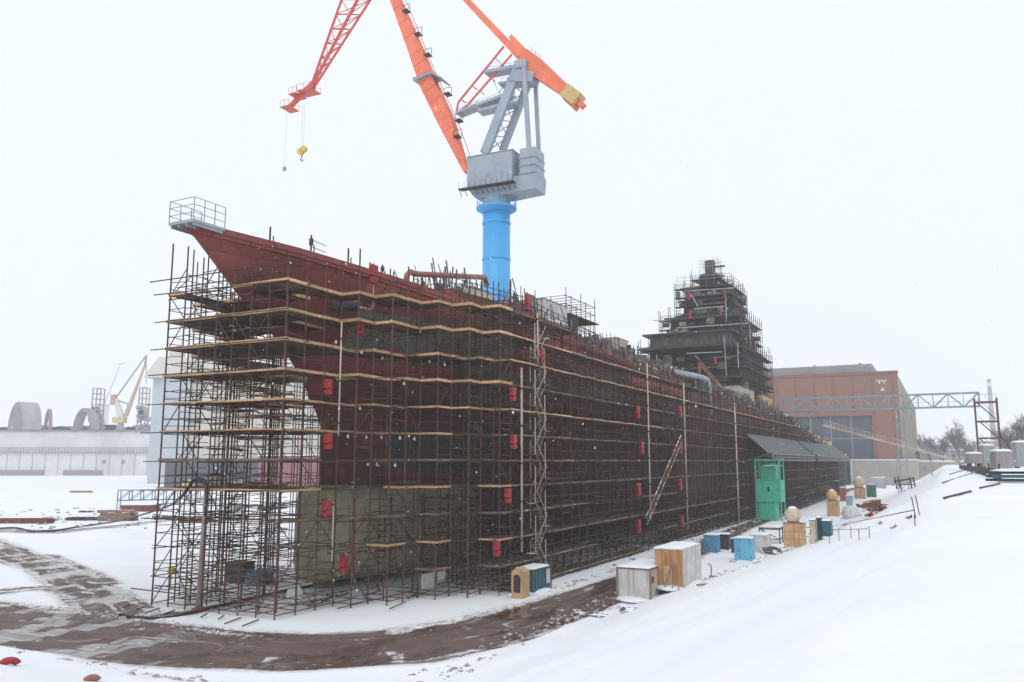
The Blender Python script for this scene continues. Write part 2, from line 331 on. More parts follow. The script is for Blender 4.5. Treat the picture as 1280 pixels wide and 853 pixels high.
# muddy routes as (points u,v), half width, strength
mainroad = ([(34, -230), (34, -150), (34, -110), (33.2, -80), (33, -60), (33, -45), (33.5, -37), (35.5, -31), (39, -27), (45, -24.7), (54, -23.8), (65, -23.6), (85, -25.2), (128, -28), (230, -30), (340, -31)],
            [4, 4, 4, 3.9, 3.8, 3.8, 3.7, 3.6, 3.5, 3.2, 2.9, 2.3, 1.8, 1.5, 1.5, 1.5], 1.0)
P_ = lambda pts: [G(*p) for p in pts]
routes = [mainroad,
          (P_([(150, 770), (120, 745), (60, 712), (0, 690), (-60, 668)]), [2.2, 2.2, 1.6, 2.6, 3], .62),
          (P_([(-40, 662), (60, 666), (130, 660), (200, 652), (260, 648), (360, 640)]), [2.6, 2.4, 1.6, 1.4, 1.2, 1], .5),
          (P_([(160, 765), (115, 748), (130, 728), (60, 695)]), [1.3, 1.2, 1, .8], .5),
          (P_([(170, 776), (260, 764), (330, 748), (420, 740)]), [.8, .8, .7, .7], .45),
          (P_([(0, 740), (70, 735), (130, 752)]), [1.4, 1.2, 1.2], .5)]
def mud(u, v):
    if u > 420 or v < -330 or v > -12: return 0, 0, 0
    best = 0; S_ = D_ = 0
    for ri, (pts, ws, st) in enumerate(routes):
        cum = ri * 300.
        for i in range(len(pts) - 1):
            (x0, y0), (x1, y1) = pts[i], pts[i + 1]; dx, dy = x1 - x0, y1 - y0
            t = max(0, min(1, ((u - x0) * dx + (v - y0) * dy) / (dx * dx + dy * dy)))
            d = math.hypot(u - x0 - t * dx, v - y0 - t * dy); w_ = ws[i] + (ws[i + 1] - ws[i]) * t
            ln_ = math.hypot(dx, dy)
            if d < w_ * 1.6:
                q = st * (1 - sm(w_ * .62, w_ * 1.5, d))
                if q > best: best = q; S_ = cum + t * ln_; D_ = math.copysign(d, (u - x0) * dy - (v - y0) * dx)
            cum += ln_
    return best, S_, D_
def spaced(segs):
    o = [segs[0][0]]
    for a, b, st in segs:
        k = max(1, round((b - a) / st)); o += [a + (b - a) * (i + 1) / k for i in range(k)]
    return o
US = spaced([(-110, -10, 10), (-10, 22, 1.), (22, 70, .45), (70, 130, 1.), (130, 300, 3), (300, 500, 10), (500, 1450, 60)])
VS = spaced([(-1200, -400, 60), (-400, -160, 8), (-160, -60, 1.6), (-60, 2, .5), (2, 20, 1.5), (20, 60, 5), (60, 900, 60)])
def terrain():
    pos = []; md = []; rs_ = []
    for u in US:
        for v in VS:
            m_, s_, d_ = mud(u, v); z = hgt(u, v); rs_.append((s_, d_, 0.))
            if m_ > .2 and -14 > v: z += .07 * math.sin(d_ * 3.6) * m_
            if m_ > 0 and -14 > v: z -= .16 * m_ * (.6 + .8 * fbm(u * .6, v * .6)) - .1
            pos.append((u, -v, z)); md.append(m_)
    nv = len(VS); g = []; r = []
    for i in range(len(US) - 1):
        for j in range(nv - 1):
            q = (i * nv + j, i * nv + j + 1, (i + 1) * nv + j + 1, (i + 1) * nv + j)
            c = md[q[0]] + md[q[1]] + md[q[2]] + md[q[3]]
            (r if c > 1.6 else g).append(q)
    for name, fs in (('ground', g), ('mud_road', r)):
        used = sorted({i for f in fs for i in f}); mp = {a: k for k, a in enumerate(used)}
        me = bpy.data.meshes.new(name); me.from_pydata([pos[i] for i in used], [], [tuple(mp[i] for i in f) for f in fs]); me.update()
        me.polygons.foreach_set('use_smooth', [True] * len(me.polygons))
        a = me.attributes.new('mud', 'FLOAT', 'POINT'); a.data.foreach_set('value', [md[i] for i in used])
        a = me.attributes.new('flow', 'FLOAT_VECTOR', 'POINT'); a.data.foreach_set('vector', [c for i in used for c in rs_[i]])
        me.materials.append(M['ground']); o = bpy.data.objects.new(name, me); col.objects.link(o); o.rotation_euler = (0, 0, ROT)
        # frame is rotated so that local x = u, local y = -v
        o['kind'] = 'structure'; o['label'] = 'snow covered yard ground and embankment' if name == 'ground' else 'wet brown mud road with slush curving past the bow'
        nf = [f for f in me.polygons][:1]
        if nf and nf[0].normal.z < 0: me.flip_normals()
terrain()
# haze of falling snow
hz = MB().box(-140, 1500, -950, 1250, -3, 130)
hm = bpy.data.materials.new('snow_haze'); hm.use_nodes = True; hn = hm.node_tree.nodes; hn.clear()
ho = hn.new('ShaderNodeOutputMaterial'); hv = hn.new('ShaderNodeVolumePrincipled'); hv.inputs['Color'].default_value = (.97, .985, 1, 1); hv.inputs['Density'].default_value = .00042
hm.node_tree.links.new(hv.outputs[0], ho.inputs['Volume'])
hzo = hz.build('haze', hm, kind='stuff'); hzo.rotation_euler = (0, 0, ROT); tag(hzo, 'pale haze of falling snow over the whole yard', 'haze', kind='stuff')

# ------------------------------------------------------------------ the ship
U0, VC = 40., -45.
def lerp(tab, x):
    if x <= tab[0][0]: return tab[0][1]
    for (a, b), (c, d) in zip(tab, tab[1:]):
        if x <= c: return b + (d - b) * (x - a) / (c - a)
    return tab[-1][1]
SHEER = [(38.4, 25.9), (46, 25.5), (54, 24.8), (64, 23.8), (81, 22.3), (98, 21.3), (140, 20.8), (185, 20.3), (210, 19.3), (240, 17.), (280, 14.4), (310, 12.8)]
STEM = [(1.6, 56), (5, 54), (7.8, 53), (13, 52.9), (16.4, 50.5), (18.9, 48), (22.2, 43.1), (25.9, 38.4)]
def halfw(u, z):
    us = lerp(STEM, z); s = u - us
    if s <= 0: return 0
    L = 76 - 21 * sm(9, 24, z); t = min(1, s / L); W = 11.7
    w_ = W * math.sin(math.pi / 2 * t) ** (.95 if z > 15 else 1.15)
    w_ = max(w_, min(.35, s * .3))
    if z < 7: w_ *= (.55 + .45 * math.sqrt(max(0, 1 - ((7 - z) / 6) ** 2))) if z > 1 else .55
    if u > 270: w_ *= 1 - .18 * (u - 270) / 36
    return w_
ship = thing('warship', 'huge rust red warship hull under reconstruction standing inside the scaffolding', 'warship', wp(U0, VC, 0))
def L_(u, a, z): return (u - U0, -a, z)        # a = metres to starboard (towards the camera)
def build_hull():
    nq, nz = 90, 26; grid = []; zk = 1.6; mb = MB()
    for i in range(nq + 1):
        q = (i / nq) ** 1.7; ur = 38.4 + (306 - 38.4) * q; row = []
        for j in range(nz + 1):
            z = zk + (lerp(SHEER, ur) - zk) * (j / nz); us = lerp(STEM, z)
            u = us + (306 - us) * q; row.append((u, halfw(u + 1e-3, z), z))
        grid.append(row)
    for sgn in (1, -1):
        vs = [L_(u, sgn * a, z) for row in grid for (u, a, z) in row]; n = nz + 1
        fs = []
        for i in range(nq):
            for j in range(nz):
                f = (i * n + j, (i + 1) * n + j, (i + 1) * n + j + 1, i * n + j + 1); fs.append(f if sgn > 0 else f[::-1])
        mb.add(vs, fs)
    # bottom
    vs = []; 
    for row in grid: vs += [L_(row[0][0], row[0][1], row[0][2]), L_(row[0][0], -row[0][1], row[0][2])]
    mb.add(vs, [(2 * i, 2 * i + 1, 2 * i + 3, 2 * i + 2) for i in range(nq)])
    last = grid[-1]; mb.add([L_(u, a, z) for u, a, z in last] + [L_(u, -a, z) for u, a, z in last], [(j, nz + 1 + j, nz + 2 + j, j + 1) for j in range(nz)])
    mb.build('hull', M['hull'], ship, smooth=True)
    dk = MB(); vs = []
    for row in grid:
        u, a, z = row[-1]; vs += [L_(u, a + .12, z + .02), L_(u, -a - .12, z + .02), L_(u, a + .12, z - .3), L_(u, -a - .12, z - .3)]
    fs = []
    for i in range(nq): b = 4 * i; fs += [(b, b + 4, b + 5, b + 1), (b, b + 2, b + 6, b + 4), (b + 1, b + 5, b + 7, b + 3), (b + 2, b + 3, b + 7, b + 6)]
    fs.append((0, 1, 3, 2))
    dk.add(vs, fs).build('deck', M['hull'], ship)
    # bulwark lip along the forecastle
    for sgn in (1, -1):
        lip = MB()
        for i in range(2, 60):
            p, q = grid[i][-1], grid[i + 1][-1]
            if p[0] > 122: break
            lip.beam(L_(p[0], sgn * (p[1] + .15), p[2] + .2), L_(q[0], sgn * (q[1] + .15), q[2] + .2), (.12, .45), (.12, .45))
        lip.build('bulwark', M['hull'], ship)
build_hull()
# forward bulb in olive primer: stacked plated blocks
bulb = MB()
prof = [(51.6, .5, 4.2), (52.2, 1.7, 4.4), (53.6, 2.9, 4.4), (57, 4.1, 4.3), (62, 4.4, 4.2), (68, 4.3, 4.2), (71.5, 4.0, 4.2)]
rings = []
for (u, hw, zc) in prof:
    ring = []
    for k in range(20):
        t = 2 * math.pi * k / 20; c, s_ = math.cos(t), math.sin(t); e = .42
        ring.append(L_(u, hw * math.copysign(abs(c) ** e, c), zc + 3.75 * (1 if hw > 1 else .8) * math.copysign(abs(s_) ** e, s_)))
    rings.append(ring)
bulb.add([p for r_ in rings for p in r_], [(i * 20 + k, i * 20 + (k + 1) % 20, (i + 1) * 20 + (k + 1) % 20, (i + 1) * 20 + k) for i in range(len(rings) - 1) for k in range(20)] + [tuple(range(20)), tuple(range((len(rings) - 1) * 20, len(rings) * 20))])
bo = bulb.build('bow_bulb', M['primer'], ship, smooth=False, label='olive grey primed bulb under the bow')
se = MB()
for u in (53.8, 57.2, 61.5, 65.8, 70):
    hw = lerp([(p[0], p[1]) for p in prof], u) + .05
    se.box(u - 40 - .06, u - 40 + .06, -hw, -hw + .3, 1.4, 7.1)
for z in (2.9, 5.3): 
    for a_, b_ in zip(prof[1:], prof[2:]): se.beam(L_(a_[0], a_[1] + .03, z), L_(b_[0], b_[1] + .03, z), (.1, .1), (.1, .1))
se.build('weld_rib', M['rust'], bo)
kb = MB()
for u in range(54, 300, 4):
    for a in (-3, 0, 3):
        if u < 72 and a: continue
        kb.box(u - 40 - .7, u - 40 + .7, -a - .6, -a + .6, -.2, 1.62 if u > 57 else .5)
kb.build('keel_block', M['wood_dirty'], ship, kind='stuff')
# anchor recess / hawse ring at the stem, rubbing strakes
hw = MB(); hw.tube(L_(50.5, 3.0, 22.2), L_(50.9, 5.2, 22.0), .4, .4, 14); hw.build('hawse_pipe', M['steel_dark'], ship)
# platform projecting over the stem head
plat = MB()
x0, x1 = 37.95 - U0, 40.7 - U0
plat.box(x0, x1, -1.2, 1.2, 26.0, 26.2)
for k in range(4): plat.box(x0 + .1, x1 - .1, -1.1 + k * .7, -1.0 + k * .7, 25.8, 26.0)
po = plat.build('bow_platform', M['steel_grey'], ship, label='pale grey working platform cantilevered over the stem head')
rl = MB()
pts = [(x0 + i * (x1 - x0) / 3, y) for i in range(4) for y in (-1.17, 1.17)]
for x, y in pts: rl.tube((x, y, 26.1), (x, y, 27.7), .035)
for zz in (26.65, 27.2, 27.7):
    rl.tube((x0, -1.17, zz), (x1, -1.17, zz), .03); rl.tube((x0, 1.17, zz), (x1, 1.17, zz), .03); rl.tube((x0, -1.17, zz), (x0, 1.17, zz), .03)
rl.build('guard_rail', M['wire'], po)
# stanchions along the deck edge
sp = []
for i in range(34):
    u = 44.2 + i * 3.3
    mb = MB(); 
    for sgn in (1, -1):
        a = halfw(u, lerp(SHEER, u) - .05) + .1; z = lerp(SHEER, u); h = rnd.uniform(1.2, 2.1)
        mb.tube(L_(u, sgn * a, z - .2), L_(u, sgn * a, z + h), .07); mb.tube(L_(u + .35, sgn * a, z - .2), L_(u + .35, sgn * a, z + h * .6), .05)
        if i % 2: mb.box(u - 40 - .1, u - 40 + .12, -sgn * a - .12, -sgn * a + .12, z + h * .55, z + h * .85)
        if i % 3 == 1: mb.tube(L_(u, sgn * a, z + h * .8), L_(u + 1.7, sgn * a, z + h * .75), .03); mb.tube(L_(u, sgn * a, z + h * .5), L_(u + 1.7, sgn * a, z + h * .45), .03)
    mb.build('deck_stanchion', M['pole_dark'], ship)
rail = MB()
for i in range(10, 150):
    u = 44 + i * 1.75
    if u > 300: break
    for zz in (.6, 1.15):
        if u < 60 and zz < 1: continue
        p = [L_(t, halfw(t, lerp(SHEER, t) - .05) + .1, lerp(SHEER, t) + zz) for t in (u, u + 1.75)]
        rail.tube(p[0], p[1], .035)
    if i % 2: rail.tube(L_(u, halfw(u, 15) + .1, lerp(SHEER, u)), L_(u, halfw(u, 15) + .1, lerp(SHEER, u) + 1.2), .04)
rail.build('deck_railing', M['pole_dark'], ship)

dh = MB(); x0_, x1_ = 64 - 40, 112 - 40
dh.add([(x0_, -5.2, 22), (34, -8.4, 21.8), (x1_, -8.4, 20.5), (x1_, 7, 20.5), (x0_, 5, 22), (x0_ + .6, -5.0, 26.0), (34, -8.1, 25.4), (x1_ - .6, -8.1, 23.3), (x1_ - .6, 6.7, 23.3), (x0_ + .6, 4.8, 26.0)], [(4, 3, 2, 1, 0), (5, 6, 7, 8, 9), (0, 1, 6, 5), (1, 2, 7, 6), (2, 3, 8, 7), (3, 4, 9, 8), (4, 0, 5, 9)])
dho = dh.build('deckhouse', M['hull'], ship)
for k in range(7): MB().box(36 + k * 5, 37.1 + k * 5, -8.45, -8.2, 22.9 - k * .1, 24.4 - k * .24).build('door', M['steel_dark'], dho)
dr = MB()
for k in range(32):
    x = x0_ + .6 + k * 1.48; y = -8.1 if x > 34 else -5 - 3.1 * (x - x0_ - .6) / 9.4; z = 26.0 - .0563 * (x - x0_)
    dr.tube((x, y, z - .1), (x, y, z + rnd.uniform(1.1, 2.4)), .045)
for hh in (.6, 1.1): dr.tube((34, -8.1, 25.44 + hh), (x1_ - .6, -8.1, 23.3 + hh), .04); dr.tube((x0_ + .6, -5, 26 + hh), (34, -8.1, 25.44 + hh), .04)
dr.build('guard_rail', M['pole_dark'], dho)
# superstructure pyramid
sup = MB(); UT = 185.6
TI = [  # z0,z1, a0,a1, u0,u1, material
    (19.5, 27, -10.2, 8.0, 171, 203, 'steel_dark'), (27, 33.5, -10.2, 9.0, 170, 198, 'steel_dark'), (33.5, 36.6, -9.3, 8.0, 168, 196, 'primer_dull'),
    (36.6, 41, -7.0, 7.2, 176, 195, 'steel_dark'), (41, 45.4, -4.8, 5.2, 179, 192, 'steel_dark'), (45.4, 48.2, -4.4, 4.8, 179.5, 191.5, 'steel_dark'), (48.2, 50.8, -2.0, 2.0, 183, 188.5, 'steel_dark')]
supo = None
for k, (z0, z1, a0, a1, u0, u1, mt) in enumerate(TI):
    mb = MB(); t = .35
    x0, x1, y0, y1 = u0 - 40, u1 - 40, -a1, -a0
    mb.add([(x0, y0, z0), (x1, y0, z0), (x1, y1, z0), (x0, y1, z0), (x0 + t, y0 + t, z1), (x1 - t, y0 + t, z1), (x1 - t, y1 - t, z1), (x0 + t, y1 - t, z1)],
           [(3, 2, 1, 0), (4, 5, 6, 7), (0, 1, 5, 4), (1, 2, 6, 5), (2, 3, 7, 6), (3, 0, 4, 7)])
    o = mb.build('superstructure' if supo is None else 'superstructure_tier', M[mt], ship if supo is None else supo)
    if supo is None: supo = o
    # openings in the plating
    if mt == 'primer_dull': continue
    for j in range(int((u1 - u0) / 6)):
        xx = x0 + 1.2 + j * 6
        MB().box(xx, xx + 1.1, y0 - .06 + t * .5, y0 + t * .5 + .2, z0 + (z1 - z0) * .45, z0 + (z1 - z0) * .45 + .9).build('window_opening', M['glass'], supo)
    for j in range(int((a1 - a0) / 3.2)):
        yy = y0 + 1 + j * 3.2; MB().box(x0 - .04 + t * .5, x0 + .2 + t * .5, yy, yy + 1.2, z0 + (z1 - z0) * .45, z0 + (z1 - z0) * .45 + .9).build('window_opening', M['glass'], supo)
slab = MB()
for z, a0, a1, u0, u1, th in ((41.0, -7.6, 7.8, 174, 196, .4), (45.4, -5.6, 6.0, 178, 193, .3), (48.2, -5.0, 5.6, 178, 193, .3), (36.6, -10.4, 8.6, 167, 197, .3), (33.4, -11, 9.4, 165, 198, .3), (27, -11.5, 9.8, 167, 200, .3), (50.8, -3.0, 3.0, 182, 189.5, .22)):
    slab.box(u0 - 40, u1 - 40, -a1, -a0, z - th, z + .05)
slab.build('superstructure_deck', M['steel_dark'], supo)
mast = MB(); mast.lathe([(1.5, 50.8), (1.25, 52.2)], 12, (UT - 40, 0, 0)); mast.lathe([(2.6, 51.6), (2.6, 51.85), (1.0, 51.9)], 14, (UT - 40, 0, 0)); mast.lathe([(2.2, 52.0), (2.3, 52.3)], 12, (UT - 40, 0, 0))
mast.lathe([(1.15, 52.2), (1.15, 55.6)], 14, (UT - 40, 0, 0)); mast.box(UT - 40 + .3, UT - 38.6, -3.2, 0, 54.2, 54.4); mast.box(UT - 40 + .3, UT - 38.6, -3.0, 0, 51.9, 52.1)
mast.build('mast', M['steel_dark'], supo)

# ------------------------------------------------------------------ scaffolding
def outer(u):
    base = lerp([(41.5, 6.8), (45.2, 6.9), (45.3, 8.6), (48.3, 8.6), (48.4, 10.6), (51.8, 10.6), (51.9, 12.2), (54.6, 12.2), (54.7, 14.6), (400, 14.6)], u); return base
STEP = 1.62
def make_scaffold(root, us, ja, jb, zlev, decked, ztop, pole_mat, rr=.05, sparse=False, rails=True, deck_mats=('plank', 'plank_old')):
    """Builds poles, ledgers, decks and braces for pole rows at the given u stations and offsets j*STEP."""
    poles = []; ledg = []; rail = []; brace = []; decks = {}
    zm = {}; hidden = set()
    for iu, u in enumerate(us):
        for j in range(ja, jb + 1):
            a = j * STEP
            if abs(a) > outer(u) + .1 - (1.5 if a < 0 else 0): continue
            top = 0; zt = ztop(u, a)
            z = 0.
            while z < zt:
                if halfw(u, z) + .22 > abs(a) and z > 0 and not (halfw(u, z) == 0): break
                z += .4
            if 50.2 < u < 71.6 and abs(a) < 4.75: continue
            if z < 2: continue
            zm[(iu, j)] = min(z, zt)
            inner = abs(a) < outer(u) - 1.9 and iu > 1
            if sparse and inner and ((a > 0 and u > 45 and abs(a) < outer(u) - 3.4 and not (iu % 3 == 1 and j % 2)) or (a <= 0 and (iu + j) % 3)) : hidden.add((iu, j))
    jit = lambda: rnd.uniform(-.06, .06)
    P = {}
    for (iu, j), z in zm.items():
        u = us[iu]; a = j * STEP; x, y = u - U0 + jit(), -a + jit(); P[(iu, j)] = (x, y)
        lean = jit() * 1.5
        full = z >= ztop(u, a) - .5
        if (iu, j) in hidden: continue
        poles.append(((x, y, -.05), (x + lean, y + lean, z + (rnd.choice([.2, .5, 1.2, 1.6]) if full else 0)), rr * rnd.uniform(.85, 1.3)))
    for lz in zlev:
        for (iu, j), z in zm.items():
            if z < lz: continue
            x, y = P[(iu, j)]
            edge = ((iu, j + 1) not in zm) or ((iu, j - 1) not in zm) or ((iu - 1, j) not in zm) or abs(j * STEP + STEP) > outer(us[iu]) or abs(j * STEP - STEP) > outer(us[iu])
            for nb, ii in (((iu + 1, j), 0), ((iu, j + 1), 1)):
                if nb in zm and zm[nb] >= lz:
                    x2, y2 = P[nb]; dz = jit() + (.08 if ii else 0)
                    hid = (iu, j) in hidden and nb in hidden
                    if rnd.random() < (.95 if not hid else .1 if j > 0 else .5):
                        ex = .25 if rnd.random() < .2 else .05
                        d = Vector((x2 - x, y2 - y, 0)).normalized() * ex
                        ledg.append(((x - d.x, y - d.y, lz + dz), (x2 + d.x, y2 + d.y, lz + dz + jit() * .5), .042))
                    if rails and not hid and zm[nb] > lz + 1:
                        e2 = edge or ii == 1 and iu == 0
                        for hh, pr in ((1.0, .85 if e2 else .22), (.5, .4 if e2 else .08), (1.5, .06)):
                            if rnd.random() < pr: rail.append(((x, y, lz + hh + jit()), (x2, y2, lz + hh + jit()), .034))
                    if edge and rnd.random() < .3:
                        q = (x, y, lz), (x2, y2, lz + 2)
                        if rnd.random() < .5: q = (x, y, lz + 2), (x2, y2, lz)
                        brace.append((*q, .036))
            # deck cell
            n4 = [(iu, j), (iu + 1, j), (iu, j + 1), (iu + 1, j + 1)]
            if all(k in zm and zm[k] >= lz for k in n4) and iu + 1 < len(us):
                uc, ac = (us[iu] + us[iu + 1]) / 2, (j + .5) * STEP
                if decked(uc, ac, lz): decks.setdefault(lz, []).append((iu, j))
    comps = []
    for lz, cells in decks.items():
        todo = set(cells)
        while todo:
            st = [todo.pop()]; comp = []
            while st:
                c = st.pop(); comp.append(c)
                for n_ in ((c[0] + 1, c[1]), (c[0] - 1, c[1]), (c[0], c[1] + 1), (c[0], c[1] - 1)):
                    if n_ in todo: todo.remove(n_); st.append(n_)
            comps.append((lz, sorted(comp)))
    for lz, cells in comps:
        cs_ = set(cells); mb = MB(); ed = MB(); eh = .19 if (us[0] < 45 and lz > 15) else .13 if us[0] < 45 else .1
        for (iu, j) in cells:
            xa, xb = us[iu] - U0, us[iu + 1] - U0; ya, yb = -(j + 1) * STEP, -j * STEP
            along_v = us[iu] < 43.5
            if along_v:
                k = 8; w_ = (xb - xa) / k
                for i in range(k): mb.box(xa + i * w_ + .01, xa + (i + 1) * w_ - .01, ya - rnd.uniform(0, .1), yb + rnd.uniform(0, .1), lz + .06 + rnd.uniform(0, .02), lz + .11 + rnd.uniform(0, .02))
            else:
                k = 7; w_ = (yb - ya) / k
                for i in range(k): mb.box(xa - rnd.uniform(0, .1), xb + rnd.uniform(0, .1), ya + i * w_ + .01, ya + (i + 1) * w_ - .01, lz + .06 + rnd.uniform(0, .02), lz + .11 + rnd.uniform(0, .02))
            e = rnd.uniform(0, .03); h0 = lz + .03 + rnd.uniform(-.02, .03); skip = False
            if skip: continue
            if (iu - 1, j) not in cs_: ed.box(xa - .12 - e, xa - .06 - e, ya - .12, yb + .12, h0, h0 + eh + e)
            if (iu, j + 1) not in cs_ and j >= 0: ed.box(xa - .12, xb + .12, ya - .12 - e, ya - .06 - e, h0, h0 + eh + e)
            if (iu, j - 1) not in cs_ and j < 0: ed.box(xa - .12, xb + .12, yb + .06, yb + .12 + e, h0, h0 + eh + e)
        d = mb.build('plank_deck', M['plank_under'], root)
        if ed.v: ed.build('edge_board', M[deck_mats[0] if (us[0] < 45 and lz > 15) or lz == 18 or (us[0] < 60 and lz in (14, 20)) or (us[0] < 45 and hsh(int(lz), 9) < .6) else deck_mats[1]], d)
    cw = cam.location
    def emit(name, lst, mt, n=4, lim=100):
        inv = root.matrix_basis.inverted() @ cw
        lst = sorted(lst, key=lambda t: (Vector(t[0]) * .5 + Vector(t[1]) * .5 - inv).length)
        for t in lst[:lim - 1]: MB().tube(t[0], t[1], t[2], n=n).build(name, mt, root)
        if lst[lim - 1:]:
            mb = MB()
            for t in lst[lim - 1:]: mb.tube(t[0], t[1], t[2], n=n)
            mb.build(name, mt, root, kind='stuff')
    emit('upright_pole', poles, pole_mat, 5); emit('ledger', ledg, M['ledger']); emit('guard_rail', rail, M['ledger']); emit('brace', brace, pole_mat)

bow_sc = thing('bow_scaffolding', 'rusty tube scaffolding with fresh plank decks wrapped around the bow and bulb', 'scaffolding', wp(U0, VC, 0))
usb = [41.5 + 1.88 * i for i in range(10)]
def bow_top(u, a):
    if a > 3 and u < 46: return 22.6
    if a > 3: return lerp(SHEER, u) - 1.6
    if abs(a) >= halfw(u, lerp(SHEER, u)): return (lerp(SHEER, u) + .6) if (a > 0 and u > 46) else (23.6 + (.8 if a < 0 and u < 46 else 0))
    return 23.4
hcell = {}
def bow_deck(u, a, z):
    o = outer(u); dist_out = o - abs(a); dist_front = u - 41.5; hull = abs(a) - halfw(u, z)
    if a > 3 and z >= 8:
        o = outer(u - 5.5 * hsh(int(z * 3), 17)); dist_out = o - abs(a)
        if dist_out < 0: return False
    key = (round(u), round(a), z)
    if z >= 17 and a > 3 and u > 46: return dist_out < 3.5
    if z >= 17: return (a > -o + 0) and (z < 21.5 or abs(a) > 1.5 or u > 43) and not (z > 20.9 and u < 45 and -3.4 < a < 1.2)
    if z in (8, 10, 12, 14, 16): 
        if dist_front < 1.9: return True
        if dist_out < 1.9: return a < 0 or u < 46 or z >= 14 or hsh(int(u / 5), z) < .75
        if z == 12: return dist_front < 6 or hull < 3
        if z == 8 and dist_front < 4.5: return True
        if a > 3 and u > 47 and z < 16: return False
        return hull < 1.9 or hsh(int(u * 3), int(a * 7 + z)) < .18
    if z == 6: return (a > 0 and dist_out < 1.9 and u > 44)
    if z == 4: return a > 0 and u > 49 and dist_out < 1.9
    if z == 2: return a > 0 and u > 52 and dist_out < 1.9
    return False
make_scaffold(bow_sc, usb, -9, 9, [.25, 2, 4, 6, 8, 10, 12, 14, 16, 18, 20, 22], bow_deck, bow_top, M['pole'], .052, sparse=True)
# long ledgers overhanging past the front left corner
oh = MB()
for z in (8.05, 10.1, 12.05, 14.1, 16.1, 18.1, 20.1, 22.1, 23.2, 6.0, 1.0):
    for k in range(2):
        y1 = 3 * STEP + rnd.uniform(.6, 1.8); xx = 1.4 + k * 1.9 + rnd.uniform(-.1, .1); oh.tube((xx, -4 * STEP - rnd.uniform(0, .5), z + rnd.uniform(-.1, .1)), (xx - rnd.uniform(-.2, .4), y1 + .4, z + rnd.uniform(-.15, .15)), .05)
oh.build('overhanging_ledger', M['ledger'], bow_sc)
ft = MB()
for i in range(16):
    x, y = rnd.uniform(.2, 13), -rnd.uniform(3, 14.5)
    if -y > outer(x + 40) + .8: continue
    ft.tube((x - 1.3, y - .6, .22), (x + 1.6, y + rnd.uniform(-.5, .6), .2), .045)
for i in range(9): ft.tube((.6, -6 + i * 1.5, .15), (-rnd.uniform(.2, 1.4), -6.5 + i * 1.5, .12), .045)
ft.build('base_tube', M['pole_dark'], bow_sc)

def side_deck_f(u, a, z):
    o = outer(u)
    if z > lerp(SHEER, u) - 1.0: return False
    if z >= 8: return o - a < 1.9 if z > 8.1 or u > 70 else True
    seg = int(u / (9 + z)); return o - a < 1.9 and hsh(seg, int(z)) < .72
side_roots = []
SEG = [(58.45, 98, 'the forward side behind the tan hut and teal container'), (98, 150, 'the hull side behind the long leaning ladder'), (150, 306, 'the far aft side, under the grey awnings')]
for k, (ua, ub, txt) in enumerate(SEG):
    root = thing('side_scaffolding', 'dark tube scaffolding on ' + txt, 'scaffolding', wp(U0, VC, 0), group='scaffolding along the hull side')
    n = round((ub - ua) / 2.0 / (1.15 if k == 2 else 1)); us_ = [ua + (ub - ua) * i / n for i in range(n + 1)]
    make_scaffold(root, us_, 4 if k == 0 else 7, 9, [.25] + [2. * i for i in range(1, 12)], side_deck_f, lambda u, a: lerp(SHEER, u) - .9, M['pole_dark'], .042 + .012 * k)
# port side, seen through from other positions only a little
root = thing('port_scaffolding', 'tube scaffolding on the far side of the hull, glimpsed through the bow poles', 'scaffolding', wp(U0, VC, 0))
make_scaffold(root, [60.3 + 2.2 * i for i in range(12)], -9, -6, [2. * i for i in range(1, 12, 2)], lambda u, a, z: outer(u) + a < 1.9 and z > 7, lambda u, a: lerp(SHEER, u) - .5, M['pole_dark'], .045, rails=False)

# tower scaffolding
ts = thing('tower_scaffolding', 'dense dark scaffolding stepped around the pyramid superstructure', 'scaffolding', wp(U0, VC, 0))
po_, le_, dk_ = [], [], MB()
for (z0, z1, a0, a1, u0, u1) in ((20.3, 27, -12, 9.8, 168, 203), (27, 34.5, -11.6, 10.4, 168, 200), (34.5, 42, -8.8, 8.9, 174, 197), (42, 48.5, -6.2, 6.6, 177.5, 193), (48.5, 51.5, -3.4, 3.4, 181, 190)):
    na = int((a1 - a0) / 2.1); nu = int((u1 - u0) / 2.2)
    per = [(u0, a0 + (a1 - a0) * i / na) for i in range(na + 1)] + [(u0 + (u1 - u0) * i / nu, a1) for i in range(1, nu + 1)]
    per2 = [(u + 1.3 if i <= na else u, a if i <= na else a - 1.3) for i, (u, a) in enumerate(per)]
    for ring in (per, per2):
        for (u, a) in ring: po_.append((L_(u, a, z0 - .5), L_(u, a, z1 + rnd.uniform(.3, 1.8)), .07))
        z = z0
        while z < z1 + .1:
            for p, q in zip(ring, ring[1:]):
                for hh in (0, .55, 1.1):
                    if rnd.random() < .9: le_.append((L_(p[0], p[1], z + hh), L_(q[0], q[1], z + hh), .045))
            z += 2
    z = z0
    while z < z1 + .1:
        if rnd.random() < .9: dk_.box(u0 - 40 - .2, u0 - 40 + 1.6, -a1, -a0, z - .12, z)
        if rnd.random() < .9: dk_.box(u0 - 40 - .2, u1 - 40, -a1 - .3 * rnd.random(), -a1 + 1.6, z - .14, z - .01)
        z += 2
    for i in range(10):
        j = rnd.randrange(len(per) - 1); z = z0 + rnd.random() * (z1 - z0 - 2); po_.append((L_(*per[j], z), L_(*per[j + 1], z + 2), .05))
for (name, lst, mt) in (('upright_pole', po_, M['pole_dark']), ('ledger', le_, M['pole_dark'])):
    mb = MB()
    for t in lst[99:]: mb.tube(*t)
    for t in lst[:99]: MB().tube(*t).build(name, mt, ts)
    mb.build(name, mt, ts, kind='stuff')
dk_.build('plank_deck', M['steel_dark'], ts)
bal = MB()
